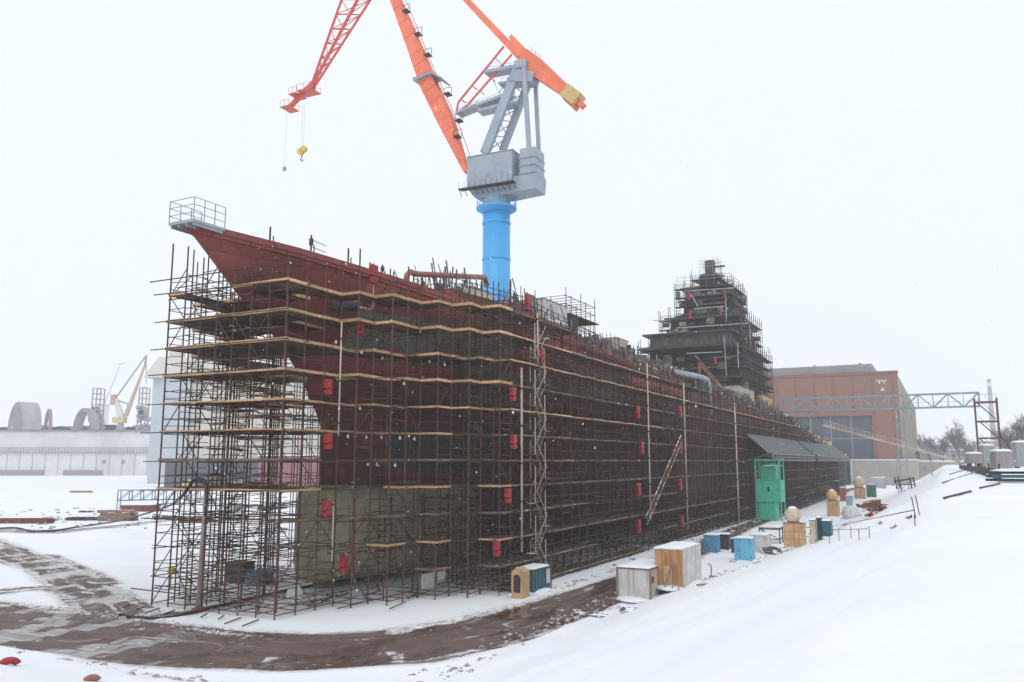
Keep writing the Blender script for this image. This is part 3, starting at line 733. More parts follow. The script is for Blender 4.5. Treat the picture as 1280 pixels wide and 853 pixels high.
for i in range(150):                       # boxes, brackets and gear crowded on the stages
    k = rnd.choice([(20.5, 33, -10, 9.2, 168, 198), (33, 42, -8.4, 8, 174, 196), (42, 48, -5.6, 5.8, 178, 192)])
    z = k[0] + 2 * rnd.randrange(int((k[1] - k[0]) / 2)); sx = rnd.uniform(.2, .9); h = rnd.uniform(.3, 1.6)
    if rnd.random() < .5: u, a = k[4] - rnd.uniform(0, .8), rnd.uniform(k[2], k[3])
    else: u, a = rnd.uniform(k[4], k[5]), k[3] + rnd.uniform(0, .8)
    bal.box(u - 40 - sx / 2, u - 40 + sx / 2, -a - sx, -a + sx, z, z + h)
bal.build('stage_gear', M['scrap'], ts, kind='stuff')
el = MB()
for k in range(34):
    z0, z1, a0, a1, u0 = rnd.choice([(20.3, 27, -12, 9, 168), (27, 34.5, -11.5, 10, 168), (34.5, 42, -8.6, 8.6, 174), (42, 48.5, -6, 6.4, 177.5)]); z = z0 + 2 * rnd.randrange(int((z1 - z0) / 2) + 1)
    a = rnd.uniform(a0, a1 - 4); el.box(u0 - 40.35, u0 - 40.25, -a - rnd.uniform(2, 6), -a, z - .1, z + .15)
el.build('edge_board', M['plank_old'], ts, kind='stuff')
tr = MB()      # light top rails around the highest stages
for (z, a0, a1, u0, u1) in ((49.2, -5.6, 6, 178, 192.5), (54.0, -1.9, 2.2, 184, 187.5)):
    for hh in (0, .7, 1.4):
        tr.tube(L_(u0, a0, z + hh), L_(u0, a1, z + hh), .05); tr.tube(L_(u0, a1, z + hh), L_(u1, a1, z + hh), .05); tr.tube(L_(u1, a1, z + hh), L_(u1, a0, z + hh), .05)
    for i in range(8):
        a = a0 + (a1 - a0) * i / 7
        for u in (u0, u1): tr.tube(L_(u, a, z - 2.5), L_(u, a, z + 2), .045)
tr.build('guard_rail', M['wire'], ts)
tl = MB()
for (pa, pb) in (((855, 364, -39), (918, 360, -36)), ((868, 386, -38), (905, 383, -36)), ((846, 410, -38), (937, 404, -35)), ((937, 404, -35), (938, 436, -35)), ((907, 366, -37.5), (908, 403, -37.5)), ((858, 442, -37), (902, 440, -36)), ((905, 420, -35), (908, 470, -35)), ((922, 428, -34.5), (923, 460, -34.5)), ((828, 401, -52), (828, 447, -52)), ((817, 401, -52), (840, 400, -50)), ((848, 428, -50), (906, 420, -40))):
    u, v, z = PV(*pa); u2, v2, z2 = PV(*pb); tl.tube(L_(u, v + 45, z), L_(u2, v2 + 45, z2), .11)
tl.build('pale_tube', M['wire'], ts)
st = MB()
for (x0_, x1_) in ((864, 872),):
    for k, (ya, yb) in enumerate(((369, 383),)):
        u, v, z = PV(x0_, ya, -38.2); u2, v2, z2 = PV(x1_, yb, -38.2); st.beam(L_(u, v + 45, z), L_(u2, v2 + 45, z2), (.2, .25), (.2, .25), (0, 1, 0))
st.build('ladder', M['wire'], ts)

# ------------------------------------------------------------------ things hung on or leaning against the scaffolding
def red_case(px, py, v, label, s=1.0):
    u, v, z = PV(px, py, v)
    t = thing('fire_cabinet', label, 'fire cabinet', wp(u, v, z - .55 * s), group='red fire cabinets on the scaffolding')
    MB().box(-.3 * s, .3 * s, -.18, .18, .42 * s, 1.1 * s).build('upper_case', M['red'], t, bevel=.05)
    MB().box(-.24 * s, .28 * s, -.2, .16, 0, .38 * s).build('lower_case', M['red'], t, bevel=.06)
    MB().box(-.2 * s, -.12 * s, .16, .24, -.05, 1.25 * s).box(.12 * s, .2 * s, .16, .24, -.05, 1.25 * s).build('hanging_strap', M['rubber'], t)
ords = ['topmost', 'second from the top', 'third from the top', 'fourth from the top', 'lowest']
for i, (x, y) in enumerate([(450, 410), (410, 484), (410, 552), (408, 636), (430, 706)]): red_case(x, y, -37.6, 'red fire cabinet on the bow scaffolding, ' + ords[i] + ' of five')
red_case(467, 343, -37.8, 'large red case on the grey ledge just under the forecastle edge', 1.3)
for i, (x, y) in enumerate([(677, 443), (641, 493), (642, 553), (635, 620), (621, 686)]): red_case(x, y, -30.0, 'red fire cabinet beside the scaffold stair tower, ' + ords[i] + ' of five')
red_case(660, 378, -33, 'bright red case on the deck edge right of the blue crane column', 1.4)
for i, (x, y) in enumerate([(797, 515), (802, 560), (798, 612), (798, 658)]): red_case(x, y, -29.9, 'red fire cabinet left of the long leaning ladder, ' + ords[i if i < 3 else 4] + ' of four', 1.25)
for i, (x, y) in enumerate([(850, 515), (850, 560), (850, 606), (852, 652)]): red_case(x, y, -29.9, 'red fire cabinet right of the long leaning ladder, ' + ords[i if i < 3 else 4] + ' of four', 1.3)
for i, (x, y, t_) in enumerate([(861, 370, 'left end of the top stage'), (906, 367, 'right end of the top stage'), (900, 389, 'second stage, right of the middle'), (862, 394, 'left end of the second stage'), (894, 451, 'low down on the middle of the front')]):
    red_case(x, y, -36.6, 'small red cabinet on the superstructure scaffolding, ' + t_, 1.25)

def vpipe(x, ya, yb, v, label, m, r=.07, cat='pipe'):
    u, _, z1 = PV(x, ya, v); u2, _, z0 = PV(x, yb, v); u = (u + u2) / 2
    t = thing('vertical_pipe', label, cat, wp(u, v, z0), group='vertical pipes on the hull side')
    MB().tube((0, 0, 0), (0, 0, z1 - z0), r, n=8).build('pipe', M[m], t, smooth=True)
    c = MB()
    z = .8
    while z < z1 - z0: c.tube((0, 0, z), (0, 0, z + .14), r * 1.5, n=8); c.box(-.04, .04, 0, .4, z, z + .08); z += 3
    c.build('pipe_clamp', M['pole_dark'], t)
vpipe(425, 402, 545, -37.6, 'white vertical pipe at the bow between red fire cabinets, ending under mid height', 'light_pipe', .055)
vpipe(416, 628, 702, -37.9, 'short pale pipe standing in front of the olive bulb', 'light_pipe', .05)
vpipe(672, 392, 455, -30.2, 'short white pipe hanging from the deck edge right of the blue column', 'light_pipe', .08)
vpipe(652, 460, 690, -30.0, 'tan vertical pipe running down beside the scaffold stair tower', 'tan_pipe', .1)
vpipe(811, 455, 650, -29.9, 'pale vertical pipe at the top of the leaning ladder, second long pipe', 'light_pipe', .09)
vpipe(857, 480, 662, -29.9, 'rust tan vertical pipe right of the leaning ladder', 'tan_pipe', .1)
vpipe(921, 505, 655, -29.9, 'pale vertical pipe just left of the grey awning', 'light_pipe', .12)
u, v, z = PV(499, 345, -37.9)
bp_ = MB().path([(0, 0, 0), (.1, 0, .3), (.4, 0, .3), (.45, 0, -.6)], .06)
t = solo(MB().path([(-1.6, 0, 0), (-.3, 0, 0), (0, 0, .3), (.15, 0, 3.1)], .08, 8), 'bent_pipe', M['light_pipe'], 'pale bent pipe dropping below the large red case at the bow', 'pipe', wp(*PV(466, 388, -37.9)))

for (x, y) in ((420, 428), (452, 441), (478, 448), (424, 511), (450, 511), (464, 512), (505, 480), (435, 546), (444, 546), (458, 547), (477, 547), (500, 548), (518, 549), (460, 581), (471, 581), (494, 582), (555, 454), (537, 452), (592, 450)):
    u, v, z = PV(x, y, -37.2 if x < 480 else -34.8)
    solo(MB().lathe([(.02, .16), (.04, .09), (.08, .04), (.095, -.03), (.06, -.1), (.02, -.12)], 10), 'work_lamp', M['white_paint'], 'small white bulkhead lamp hanging under a scaffold deck at the bow', 'lamp', wp(u, v, z), group='small work lamps under the bow decks', smooth=True)
# stair tower
u0s, _, zz = PV(662, 700, -30.6)
t = thing('scaffold_stairs', 'zigzag pale scaffold stair tower running up the hull side behind the tan pipe', 'staircase', wp(u0s, -30.6, 0))
for k in range(10):
    z = .6 + 2 * k
    for yy in (0.0, -.55):
        pass
    mb = MB()
    xa, xb = (.2, 2.1) if k % 2 else (2.1, .2)
    for yy in (0, -.6): mb.beam((xa, yy, z), (xb, yy, z + 2), (.04, .1), (.04, .1))
    for i in range(8): f = (i + .5) / 8; mb.box(xa + (xb - xa) * f - .1, xa + (xb - xa) * f + .1, -.55, -.05, z + 2 * f - .015, z + 2 * f + .015)
    mb.build('stair_flight', M['plank_old'], t)
    mb = MB()
    for yy in (0, -.6):
        mb.tube((xa, yy, z + 1), (xb, yy, z + 3), .035)
    mb.tube((xb, 0, z), (xb, 0, z + 3), .05); mb.tube((xa - .3, -.6, z), (xa - .3, -.6, z + 3), .05)
    mb.build('handrail', M['tan_pipe'], t)
    MB().box(min(xb, xb + (.9 if k % 2 else -.9)), max(xb, xb + (.9 if k % 2 else -.9)), -.6, 0, z + 1.95, z + 2.02).build('landing', M['plank_old'], t)
# long leaning ladder
u1, _, z1 = PV(852, 548, -29.8); u2, _, z2 = PV(808, 652, -29.3)
t = thing('leaning_ladder', 'very long pale ladder leaning diagonally against the dark side scaffolding', 'ladder', wp(u2, -29.3, z2))
p, q = Vector((0, 0, 0)), Vector((u1 - u2, .5, z1 - z2)); d = (q - p).normalized(); sd = d.cross(Vector((0, 1, 0))).normalized() * .45
MB().tube(p + sd, q + sd, .07).tube(p - sd, q - sd, .07).build('stringer', M['wood_dirty'], t)
mb = MB(); n = 26
for i in range(n): c = p + (q - p) * (i + .5) / n; mb.tube(c + sd, c - sd, .05)
mb.build('rung', M['wood_dirty'], t)

# grey awnings over the aft side
def awning(ua, ub, label):
    t = thing('awning', label, 'awning', wp(ua, -30.2, 0), group='grey sheet awnings on the aft scaffolding')
    L = ub - ua; mb = MB(); n = int(L / .5); pr = []
    for i in range(n + 1):
        x = L * i / n; h = .09 * (i % 2)
        pr += [(x, 0, 14.7 + h), (x, -3.6, 11.4 + h)]
    top = [(x, y, z + .03) for x, y, z in pr]; k = len(pr)
    mb.add(pr + top, [(2 * i, 2 * i + 1, 2 * i + 3, 2 * i + 2) for i in range(n)] + [(k + 2 * i, k + 2 * i + 2, k + 2 * i + 3, k + 2 * i + 1) for i in range(n)])
    mb.build('roof_sheet', M['awning'], t)
    fr = MB()
    for i in range(int(L / 6) + 1):
        x = min(L, i * 6); fr.tube((x, 0, 14.6), (x, -3.6, 11.3), .06); fr.tube((x, -3.6, 11.3), (x, 0, 10.2), .05); fr.tube((x, -3.6, 11.3), (x + 3, 0, 14.6), .04) if x + 3 < L else 0
    fr.tube((0, -4.05, 11.3), (L, -4.05, 11.3), .1); fr.build('frame', M['steel_grey'], t)
    g = MB(); i = 0
    while i * 1.2 < L: g.tube((i * 1.2, -4.1, 10.2), (i * 1.2, -4.1, 11.3), .05); i += 1
    g.tube((0, -4.1, 10.2), (L, -4.1, 10.2), .09); g.tube((0, -4.1, 10.75), (L, -4.1, 10.75), .05); g.build('guard_rail', M['wire'], t)
awning(147, 200, 'long grey corrugated awning sloping out above the green machine')
awning(204, 276, 'farther grey corrugated awning, behind the one above the green machine')

# ------------------------------------------------------------------ things on the deck
def deckp(x, y, v):
    u, _, _ = PV(x, y, v); return u, v, lerp(SHEER, u) + .02
def ribs(mb, L, D, Hh, step=.6):
    i = .3
    while i < L: mb.box(i, i + .08, -.035, 0, .1, Hh - .1); i += step
    i = .3
    while i < D: mb.box(-.035, 0, i, i + .08, .1, Hh - .1); i += step
def snowpad(L, D, z, th=.14):
    nx, ny = 14, 10; mb = MB(); vs = []
    for i in range(nx + 1):
        for j in range(ny + 1):
            e = min(i, nx - i, j, ny - j); x, y = L * i / nx, D * j / ny
            vs.append((x + (rnd.uniform(-.03, .05) if e == 0 else 0), y + (rnd.uniform(-.03, .05) if e == 0 else 0), z + (th * (.35 if e == 0 else .8 if e == 1 else 1)) * rnd.uniform(.75, 1.2)))
    n = ny + 1; fs = [(i * n + j, (i + 1) * n + j, (i + 1) * n + j + 1, i * n + j + 1) for i in range(nx) for j in range(ny)]
    k = len(vs); vs += [(x, y, z + .004) for x, y, _ in vs]
    rim = [i * n for i in range(nx + 1)] + [nx * n + j for j in range(1, n)] + [i * n + ny for i in range(nx - 1, -1, -1)] + [j for j in range(ny - 1, 0, -1)]
    fs += [(rim[i], k + rim[i], k + rim[(i + 1) % len(rim)], rim[(i + 1) % len(rim)]) for i in range(len(rim))]
    return mb.add(vs, fs)
def cabin(name, label, cat, p, L, D, Hh, m, rz=ROT, roof='cabin_trim', door=None, snow=True, rib=True, window=False, group=None):
    t = thing(name, label, cat, p, rz, group)
    b = MB().box(0, L, 0, D, 0, Hh)
    if rib: ribs(b, L, D, Hh)
    b.build('body', M[m], t, bevel=.02)
    MB().box(-.06, L + .06, -.06, D + .06, Hh, Hh + .07).build('roof', M[roof], t)
    if snow: snowpad(L + .1, D + .1, Hh + .07).build('snow_cover', M['snowpad'], t, smooth=True)
    if not rib and name in ('storage_bin', 'upright_box', 'green_bin', 'gas_cylinder_rack'):
        MB().box(-.04, -.003, .06, D - .06, .1, Hh - .12).build('door', M[m], t, bevel=.012)
        MB().box(-.09, -.04, D * .75, D * .75 + .05, Hh * .45, Hh * .62).build('handle', M['pole_dark'], t)
        b2 = MB()
        for z_ in (.2, .8): b2.box(-.06, -.003, .02, .1, Hh * z_, Hh * z_ + .12)
        b2.build('hinge', M['pole_dark'], t, kind=None)
        MB().box(.05, L - .05, -.05, -.003, .03, .12).build('skid', M['wood_dirty'], t)
    if p.z > -.3 and Hh < 4.2 and snow:
        MB().blob((L * .5, D * .5, .02), 1, L * .72, D * .78, .3, 18, 8, .06).build('snow_drift', M['snowpad'], t, smooth=True)
    if door == 'front':
        MB().box(-.07, -.036, D * .3, D * .3 + .85, .08, Hh * .85).build('door', M[roof], t)
    if door == 'side': MB().box(L * .3, L * .3 + .85, -.07, -.036, .08, Hh * .85).build('door', M[roof], t)
    if window: MB().box(-.06, -.036, D * .2, D * .45, Hh * .5, Hh * .8).build('window', M['glass'], t)
    return t
# orange-brown pipeline over the foredeck
pa, pb = PV(512, 341, -42), PV(606, 347, -42); zb = lerp(SHEER, pa[0])
t = thing('deck_pipeline', 'long rust red pipe on trestles above the foredeck left of the blue column', 'pipeline', wp(pa[0], -42, zb))
dl = Vector((pb[0] - pa[0], 0, pb[2] - zb))
MB().path([(-.6, 0, pa[2] - zb - 1.6), (-.4, 0, pa[2] - zb - .3), (.1, 0, pa[2] - zb + .1), (.8, 0, pa[2] - zb + .05), (dl.x, 0, dl.z), (dl.x + .5, 0, dl.z - .8)], .27, 12).build('pipe', M['rust_pipe'], t, smooth=True)
for f in (.15, .42, .7, .95):
    x = dl.x * f; zt_ = (pa[2] - zb) * (1 - f) + dl.z * f - .4; MB().tube((x, -.5, 0), (x, 0, zt_), .07).tube((x, .5, 0), (x, 0, zt_), .07).tube((x, -.3, zt_ * .5), (x, .3, zt_ * .5), .05).build('trestle', M['pole_dark'], t)
deckstuff = [
 ('equipment_hut', 'off white hut on the foredeck at the foot of the blue crane column', 'hut', 590, 366, -39.5, 4.5, 2.6, 1.9, 'white_paint'),
 ('site_cabin', 'pale grey cabin on deck behind the tubular frames, just right of the blue column', 'cabin', 681, 396, -37.2, 6, 3.4, 2.3, 'white_paint'),
 ('storage_box', 'beige box at the end of the high forward deck, left of the superstructure', 'storage box', 772, 443, -37.2, 4.2, 2.4, 2.3, 'beige_box'),
 ('storage_box', 'olive green housing on deck just in front of the superstructure', 'storage box', 818, 462, -40, 5, 3, 2.6, 'primer'),
 ('storage_box', 'orange brown housing beside the olive green one on deck', 'storage box', 836, 466, -39, 5, 2.2, 2.0, 'orange_plate'),
 ('storage_box', 'dull green box among pipes below the superstructure, right of the grey elbow pipe', 'storage box', 900, 492, -36, 6, 2.4, 2.2, 'primer'),
 ('storage_box', 'pale grey box on deck left of the two beige containers', 'storage box', 910, 494, -35.5, 5, 1.6, 2.0, 'cabin_white'),
 ('deck_container', 'grey ended beige container on the deck edge below the superstructure, the larger of two', 'container', 925, 507, -33.9, 14, 2.6, 3.6, 'beige_box'),
 ('deck_container', 'ochre yellow container on the deck edge, right of the larger beige one', 'container', 954, 511, -33.9, 12, 2.6, 3.2, 'ochre_box'),
 ('storage_box', 'olive box low on the right flank of the superstructure', 'storage box', 928, 483, -36.5, 7, 2.6, 2.4, 'primer'),
 ('deck_container', 'snowy grey blue container on the aft deck under the end of the bridge', 'container', 978, 519, -35.4, 10, 3, 3.4, 'steel_grey'),
 ('deck_container', 'first ochre crate in the row on the aft deck', 'container', 996, 524, -35.2, 9, 2.4, 3.0, 'ochre_box'),
 ('deck_container', 'orange tan crate in the row on the aft deck', 'container', 1007, 529, -35.2, 9, 2.4, 3.0, 'orange_ball'),
 ('deck_container', 'pale ochre crate at the aft end of the deck row', 'container', 1018, 535, -35.2, 14, 2.4, 3.0, 'ochre_box'),
 ('deck_container', 'isolated yellow crate high on the stern, last before the brick hall', 'container', 1034, 545, -35.2, 12, 3, 3.6, 'yellow')]
for nm, lb, ct, x, y, v, L, D, Hh, m in deckstuff:
    u, v, z = deckp(x, y, v); zp = PV(x, y, v)[2]
    if zp > z: z = min(zp, z + 2.2) if u < 215 else z
    zb0_ = lerp(SHEER, u) + .02
    if 73.6 < u < 111 and v < -36.8: zb0_ = 26.0 - .0563 * (u - 64) - .05; z = 0
    stn = cabin(nm, lb, ct, wp(u, v, zb0_), L, D, Hh + max(0, z - lerp(SHEER, u)) * .6, m, roof='steel_dark', rib=u < 200, group='boxes and containers on deck')
# grey elbow pipes
for k, (x, y, lb) in enumerate(((860, 466, 'upper of two big grey elbow pipes on the deck edge'), (868, 468, 'lower right of two big grey elbow pipes on the deck edge'))):
    u, v, z = PV(x, y, -33.2 + k); 
    solo(MB().path([(-6 + k * 2, 1.5, -.2), (4, 0, -.1), (7.6, 0, -.2), (8.3, 0, -.7), (8.5, 0, -1.5), (8.5, 0, -5.6)], .42, 12), 'elbow_pipe', M['steel_grey'], lb, 'pipe', wp(u, v, z), smooth=True, group='grey elbow pipes')
# ribbed frames and rails on the forward deck edge
fr = thing('tube_frame', 'open rectangular tube frame standing on the deck right of the blue column', 'frame', wp(87, -38, 24.6))
for i in range(7):
    x = i * 1.5
    for y in (0, 4): MB().tube((x, y, 0), (x, y, 5.6 - (i % 3) * .8), .05).build('post', M['pole_dark'], fr)
mb = MB()
for z in (1.4, 2.6, 3.6, 4.6):
    for y in (0, 4): mb.tube((-.4, y, z), (9.4, y, z), .04)
    for i in range(7): mb.tube((i * 1.5, 0, z), (i * 1.5, 4, z), .04)
mb.build('rail', M['pole_dark'], fr)
MB().box(0, 9.2, -.5, 4.3, 2.4, 2.5).build('plank_deck', M['plank_under'], fr)
# loose clutter on deck: nobody could count it
cl = MB()
for i in range(1300):
    u = 62 + 190 * rnd.random() ** 1.3; a = 11.2 - 7 * rnd.random() ** 1.6; a = min(a, halfw(u, 18) - .2); z = lerp(SHEER, u); s_ = rnd.uniform(.15, .8)
    if 160 < u < 205 and a < 10.6: a = rnd.uniform(10.8, 11.4)
    if 66 < u < 110 and a < 8: z = 26.0 - .0563 * (u - 64) - .1; a = rnd.uniform(3, 7.8) if u > 75 else rnd.uniform(2, 4.6)
    k = rnd.random()
    if k < .45: cl.box(u - 40 - s_, u - 40 + s_, -a - s_ * .4, -a + s_ * .4, z, z + rnd.uniform(.3, 2.1) * (1.3 if u > 76 else .7), rnd.uniform(0, 3))
    elif k < .8: cl.tube(L_(u, a, z), L_(u + rnd.uniform(-1.5, 1.5), a - rnd.uniform(-.3, 1), z + rnd.uniform(.5, 3.8)), rnd.uniform(.03, .09))
    else: cl.tube(L_(u - 1.5, a, z + .4), L_(u + 2.5, a + .1, z + rnd.uniform(.3, 1.6)), rnd.uniform(.05, .2), n=6)
co = cl.build('deck_clutter', M['scrap'], None, wp(U0, VC, 0)); co.rotation_euler = (0, 0, ROT); tag(co, 'snow dusted scrap, pipes and fittings strewn along the ship deck', 'clutter', kind='stuff')
# inclined long pipes/rails between the elbow pipes and the forward deck
t = thing('pipe_rack', 'bundle of long parallel pipes lying along the deck edge in front of the superstructure', 'pipes', wp(100, -33.4, 21.3))
for k in range(4):
    MB().tube((0, k * .5, .9 + k * .35), (24, k * .5, .1 + k * .3), .12, n=8).build('pipe', M['light_pipe'] if k % 2 else M['rust_pipe'], t)
for x in (2, 9, 16, 22): MB().box(x, x + .2, -.2, 1.9, -.6, .8).build('bracket', M['steel_dark'], t)
t = thing('boarding_frame', 'rust pink ramp rail rising from the deck in front of the superstructure base', 'ramp', wp(*PV(874, 455, -36)))
a_ = Vector((0, 0, 0)); b_ = Vector((22, 0, -4.6))
MB().tube(a_, b_, .22, n=6).tube(a_ + Vector((0, .6, 1.4)), b_ + Vector((0, .6, 1.4)), .16, n=6).build('rail', M['rust_pipe'], t)
MB().tube(a_, (0, 0, -5), .2).tube((11, 0, -2.3), (11, 0, -6), .15).build('support', M['rust_pipe'], t)

# ------------------------------------------------------------------ harbour crane behind the ship
CY = 130.; rc = ray(620.5, 300); CX = rc.x / rc.y * CY
ce = Vector((-.906, .4226, 0)).normalized(); cn = Vector((-ce.y, ce.x, 0))    # cn: local y, towards the camera
if cn.y > 0: cn = -cn
CROT = math.atan2(ce.y, ce.x)
def cp(px, py, q=0):
    r = ray(px, py); C = Vector((CX, CY, 0)); n = cn
    t = (C.dot(n) + q) / (r.x * n.x + r.y * n.y); P = Vector((r.x * t, r.y * t, 10 + r.z * t)); d = P - C
    return Vector((d.x * ce.x + d.y * ce.y, q, P.z))
crane = thing('harbour_crane', 'tall level luffing crane with bright blue column, grey house and orange jib behind the ship', 'crane', (CX, CY, 0), CROT)
yl = (Matrix.Rotation(-CROT, 3, 'Z') @ cn)
SGY = 1 if yl.y > 0 else -1
def cq(px, py, q=0): p = cp(px, py, q); return Vector((p.x, SGY * p.y, p.z))
zcol = cq(620, 262).z
mb = MB(); mb.lathe([(2.3, 13), (2.22, zcol)], 32); mb.build('column', M['blue'], crane, smooth=True)
mb = MB()
for z in range(18, int(zcol), 6): mb.lathe([(2.28, z), (2.34, z + .05), (2.34, z + .2), (2.28, z + .25)], 32)
mb.build('column_band', M['blue'], crane)
mb = MB(); mb.lathe([(2.3, zcol - .7), (3.3, zcol - .1), (3.3, zcol + .2), (2.6, zcol + .3)], 32); mb.build('collar', M['blue'], crane)
mb = MB()
for k in range(18):
    t_ = 2 * math.pi * k / 18; x, y = 3.2 * math.cos(t_), 3.2 * math.sin(t_); x2, y2 = 3.2 * math.cos(t_ + .35), 3.2 * math.sin(t_ + .35)
    mb.tube((x, y, zcol + .2), (x, y, zcol + 1.3), .05)
    for h in (.75, 1.3): mb.tube((x, y, zcol + h), (x2, y2, zcol + h), .04)
mb.build('collar_railing', M['blue'], crane)
mb = MB(); mb.lathe([(2.4, zcol + .2), (2.2, zcol + 1.8)], 28); mb.build('slew_ring', M['steel_grey'], crane)
mb = MB()
for sx in (-1, 1):
    for sy in (-1, 1): mb.beam((sx * 2, sy * 2, 14), (sx * 5, sy * 5, .8), (1.4, 1.4), (1, 1)); mb.box(sx * 5 - 1.5, sx * 5 + 1.5, sy * 5 - .5, sy * 5 + .5, 0, .9)
    mb.beam((sx * 5, -5, 1.4), (sx * 5, 5, 1.4), (.6, .8), (.6, .8), (1, 0, 0))
mb.lathe([(3, 12.5), (3, 14)], 20); mb.build('portal', M['blue'], crane)
# house: box face seen at x 583-642
zb0, zb1 = cq(642, 232, 2.3).z, cq(642, 187, 2.3).z
hL, hR = 4.3, -3.9
MB().box(hR, hL, -2.3, 2.3, zb0 + .5, zb1).build('machine_house', M['crane_grey'], crane, bevel=.06)
mb = MB(); mb.box(hR - .1, hL + .1, -2.4, 2.4, zb1, zb1 + .12); mb.build('house_roof', M['steel_grey'], crane)
for k in range(3): MB().box(hR + 1.5 + k * 2.4, hR + 2.3 + k * 2.4, SGY * 2.3 - .03, SGY * 2.3 + .03, zb0 + 2.2, zb0 + 2.8).build('house_vent', M['steel_grey'], crane)
zb = zcol + 1.6
mb = MB(); mb.prism([(4.0, zb0 + .5), (3.0, zb + .2), (-2.5, zb), (-7.8, zb + .3), (-8.0, zb0 + 1.6), (-3.9, zb0 + 1.6), (-3.9, zb0 + .5)], -2.0, 2.0); mb.build('slew_platform', M['crane_grey'], crane, bevel=.05)
zr = cq(668, 186).z
MB().box(-7.7, -5.0, -1.9, 1.9, zb0 + 1.4, zr - .4).build('winch_house', M['crane_grey'], crane, bevel=.05)
mb = MB()
for i in range(3): mb.box(-7.8, -4.9, -2.05, 2.05, zb0 + 1.8 + i * 1.3, zb0 + 1.95 + i * 1.3)
mb.build('house_rib', M['steel_grey'], crane)
mb = MB(); mb.box(-4.6, 5.2, SGY * 2.3 if SGY > 0 else -3.6, 3.6 if SGY > 0 else -2.3, zb0 + .3, zb0 + .42)
for i in range(11): x = -4.6 + i * .97; mb.tube((x, SGY * 3.5, zb0 + .4), (x, SGY * 3.5, zb0 + 1.5), .03); mb.tube((x, SGY * 2.4, zb0 - .6), (x, SGY * 3.5, zb0 + .3), .06)
mb.build('walkway', M['steel_dark'], crane)
# A-frame
def cb(mb, a, b, w0, w1, q0=0, q1=None):
    q1 = q0 if q1 is None else q1; mb.beam(cq(*a, q0), cq(*b, q1), w0, w1)
mb = MB(); cb(mb, (606, 192), (648, 84), (.8, 1.5), (.8, 1.5), 1.2, 1.0); mb.build('mast_leg', M['crane_grey'], crane)
mb = MB(); cb(mb, (628, 189), (662, 100), (.7, 1.1), (.7, 1.1), -1.2, -1.0); mb.build('mast_leg', M['crane_grey'], crane)
mb = MB(); cb(mb, (655, 84), (663, 214), (.5, .7), (.5, .7), 1.4, 1.6); mb.build('tie_rod', M['crane_grey'], crane)
mb = MB(); cb(mb, (669, 98), (674, 200), (.45, .6), (.45, .6), -1.2, -1.4); mb.build('tie_rod', M['crane_grey'], crane)
mb = MB(); cb(mb, (644, 98), (670, 100), (3.2, 2.2), (2.6, 1.6)); cb(mb, (648, 86), (662, 84), (3.4, 1.3), (3.4, 1.3)); mb.build('mast_head', M['crane_grey'], crane)
mb = MB()
for k in range(5):
    f0, f1 = k / 5, (k + 1) / 5
    A_ = cq(606, 192, 1.2).lerp(cq(648, 84, 1.0), f0); B_ = cq(628, 189, -1.2).lerp(cq(662, 100, -1.0), f1); A2 = cq(606, 192, 1.2).lerp(cq(648, 84, 1.0), f1); B2 = cq(628, 189, -1.2).lerp(cq(662, 100, -1.0), f0)
    mb.tube(A_, B_, .09); mb.tube(A2, B2, .09); mb.tube(A2, B_, .08)
mb.build('mast_bracing', M['crane_grey'], crane)
for (a, b, wd) in (((609, 93), (652, 85), .55), ((594, 136), (640, 119), .5), ((600, 141), (646, 130), .5), ((626, 107), (650, 104), .35), ((573, 144), (598, 134), .3)):
    mb = MB(); cb(mb, a, b, (2.2, wd), (2.2, wd))
    for q in (-1.1, 1.1):
        for f in (0, .33, .66, 1): p = cq(*a, q).lerp(cq(*b, q), f); mb.tube(p, p + Vector((0, 0, 1.2)), .035)
        mb.tube(cq(*a, q) + Vector((0, 0, 1.2)), cq(*b, q) + Vector((0, 0, 1.2)), .03)
    mb.build('platform', M['crane_grey'], crane)
mb = MB(); cb(mb, (612, 92), (624, 116), (.1, .1), (.1, .1)); cb(mb, (624, 116), (640, 90), (.1, .1), (.1, .1)); mb.build('stay', M['crane_grey'], crane)
# main boom
mb = MB(); pts = [((584, 216), (1.2, .7)), ((558, 152), (2.0, 2.5)), ((536, 105), (2.1, 2.7)), ((519, 60), (1.9, 2.3)), ((495, 0), (1.6, 1.7)), ((457, -98), (1.1, .9))]
for (a, wa), (b, wb) in zip(pts, pts[1:]): cb(mb, a, b, wa, wb)
mb.build('boom', M['orange'], crane, bevel=.04)
mb = MB()
for (a, wa), (b, wb) in zip(pts, pts[1:]):
    for f in (.2, .5, .8):
        P1 = cq(*a).lerp(cq(*b), f - .004); P2 = cq(*a).lerp(cq(*b), f + .004); w_ = [wa[i] + (wb[i] - wa[i]) * f + .07 for i in (0, 1)]; mb.beam(P1, P2, w_, w_)
mb.build('boom_stiffener', M['orange_worn'], crane)
mb = MB()
rails_ = [(588, 196), (575, 160), (560, 125), (543, 88), (527, 48), (508, 2), (470, -92)]
for a, b in zip(rails_, rails_[1:]): mb.tube(cq(*a, 1.2), cq(*b, 1.2), .07); mb.tube(cq(*a, .6), cq(*b, .6), .07)
mb.build('boom_ladder', M['crane_red'], crane)
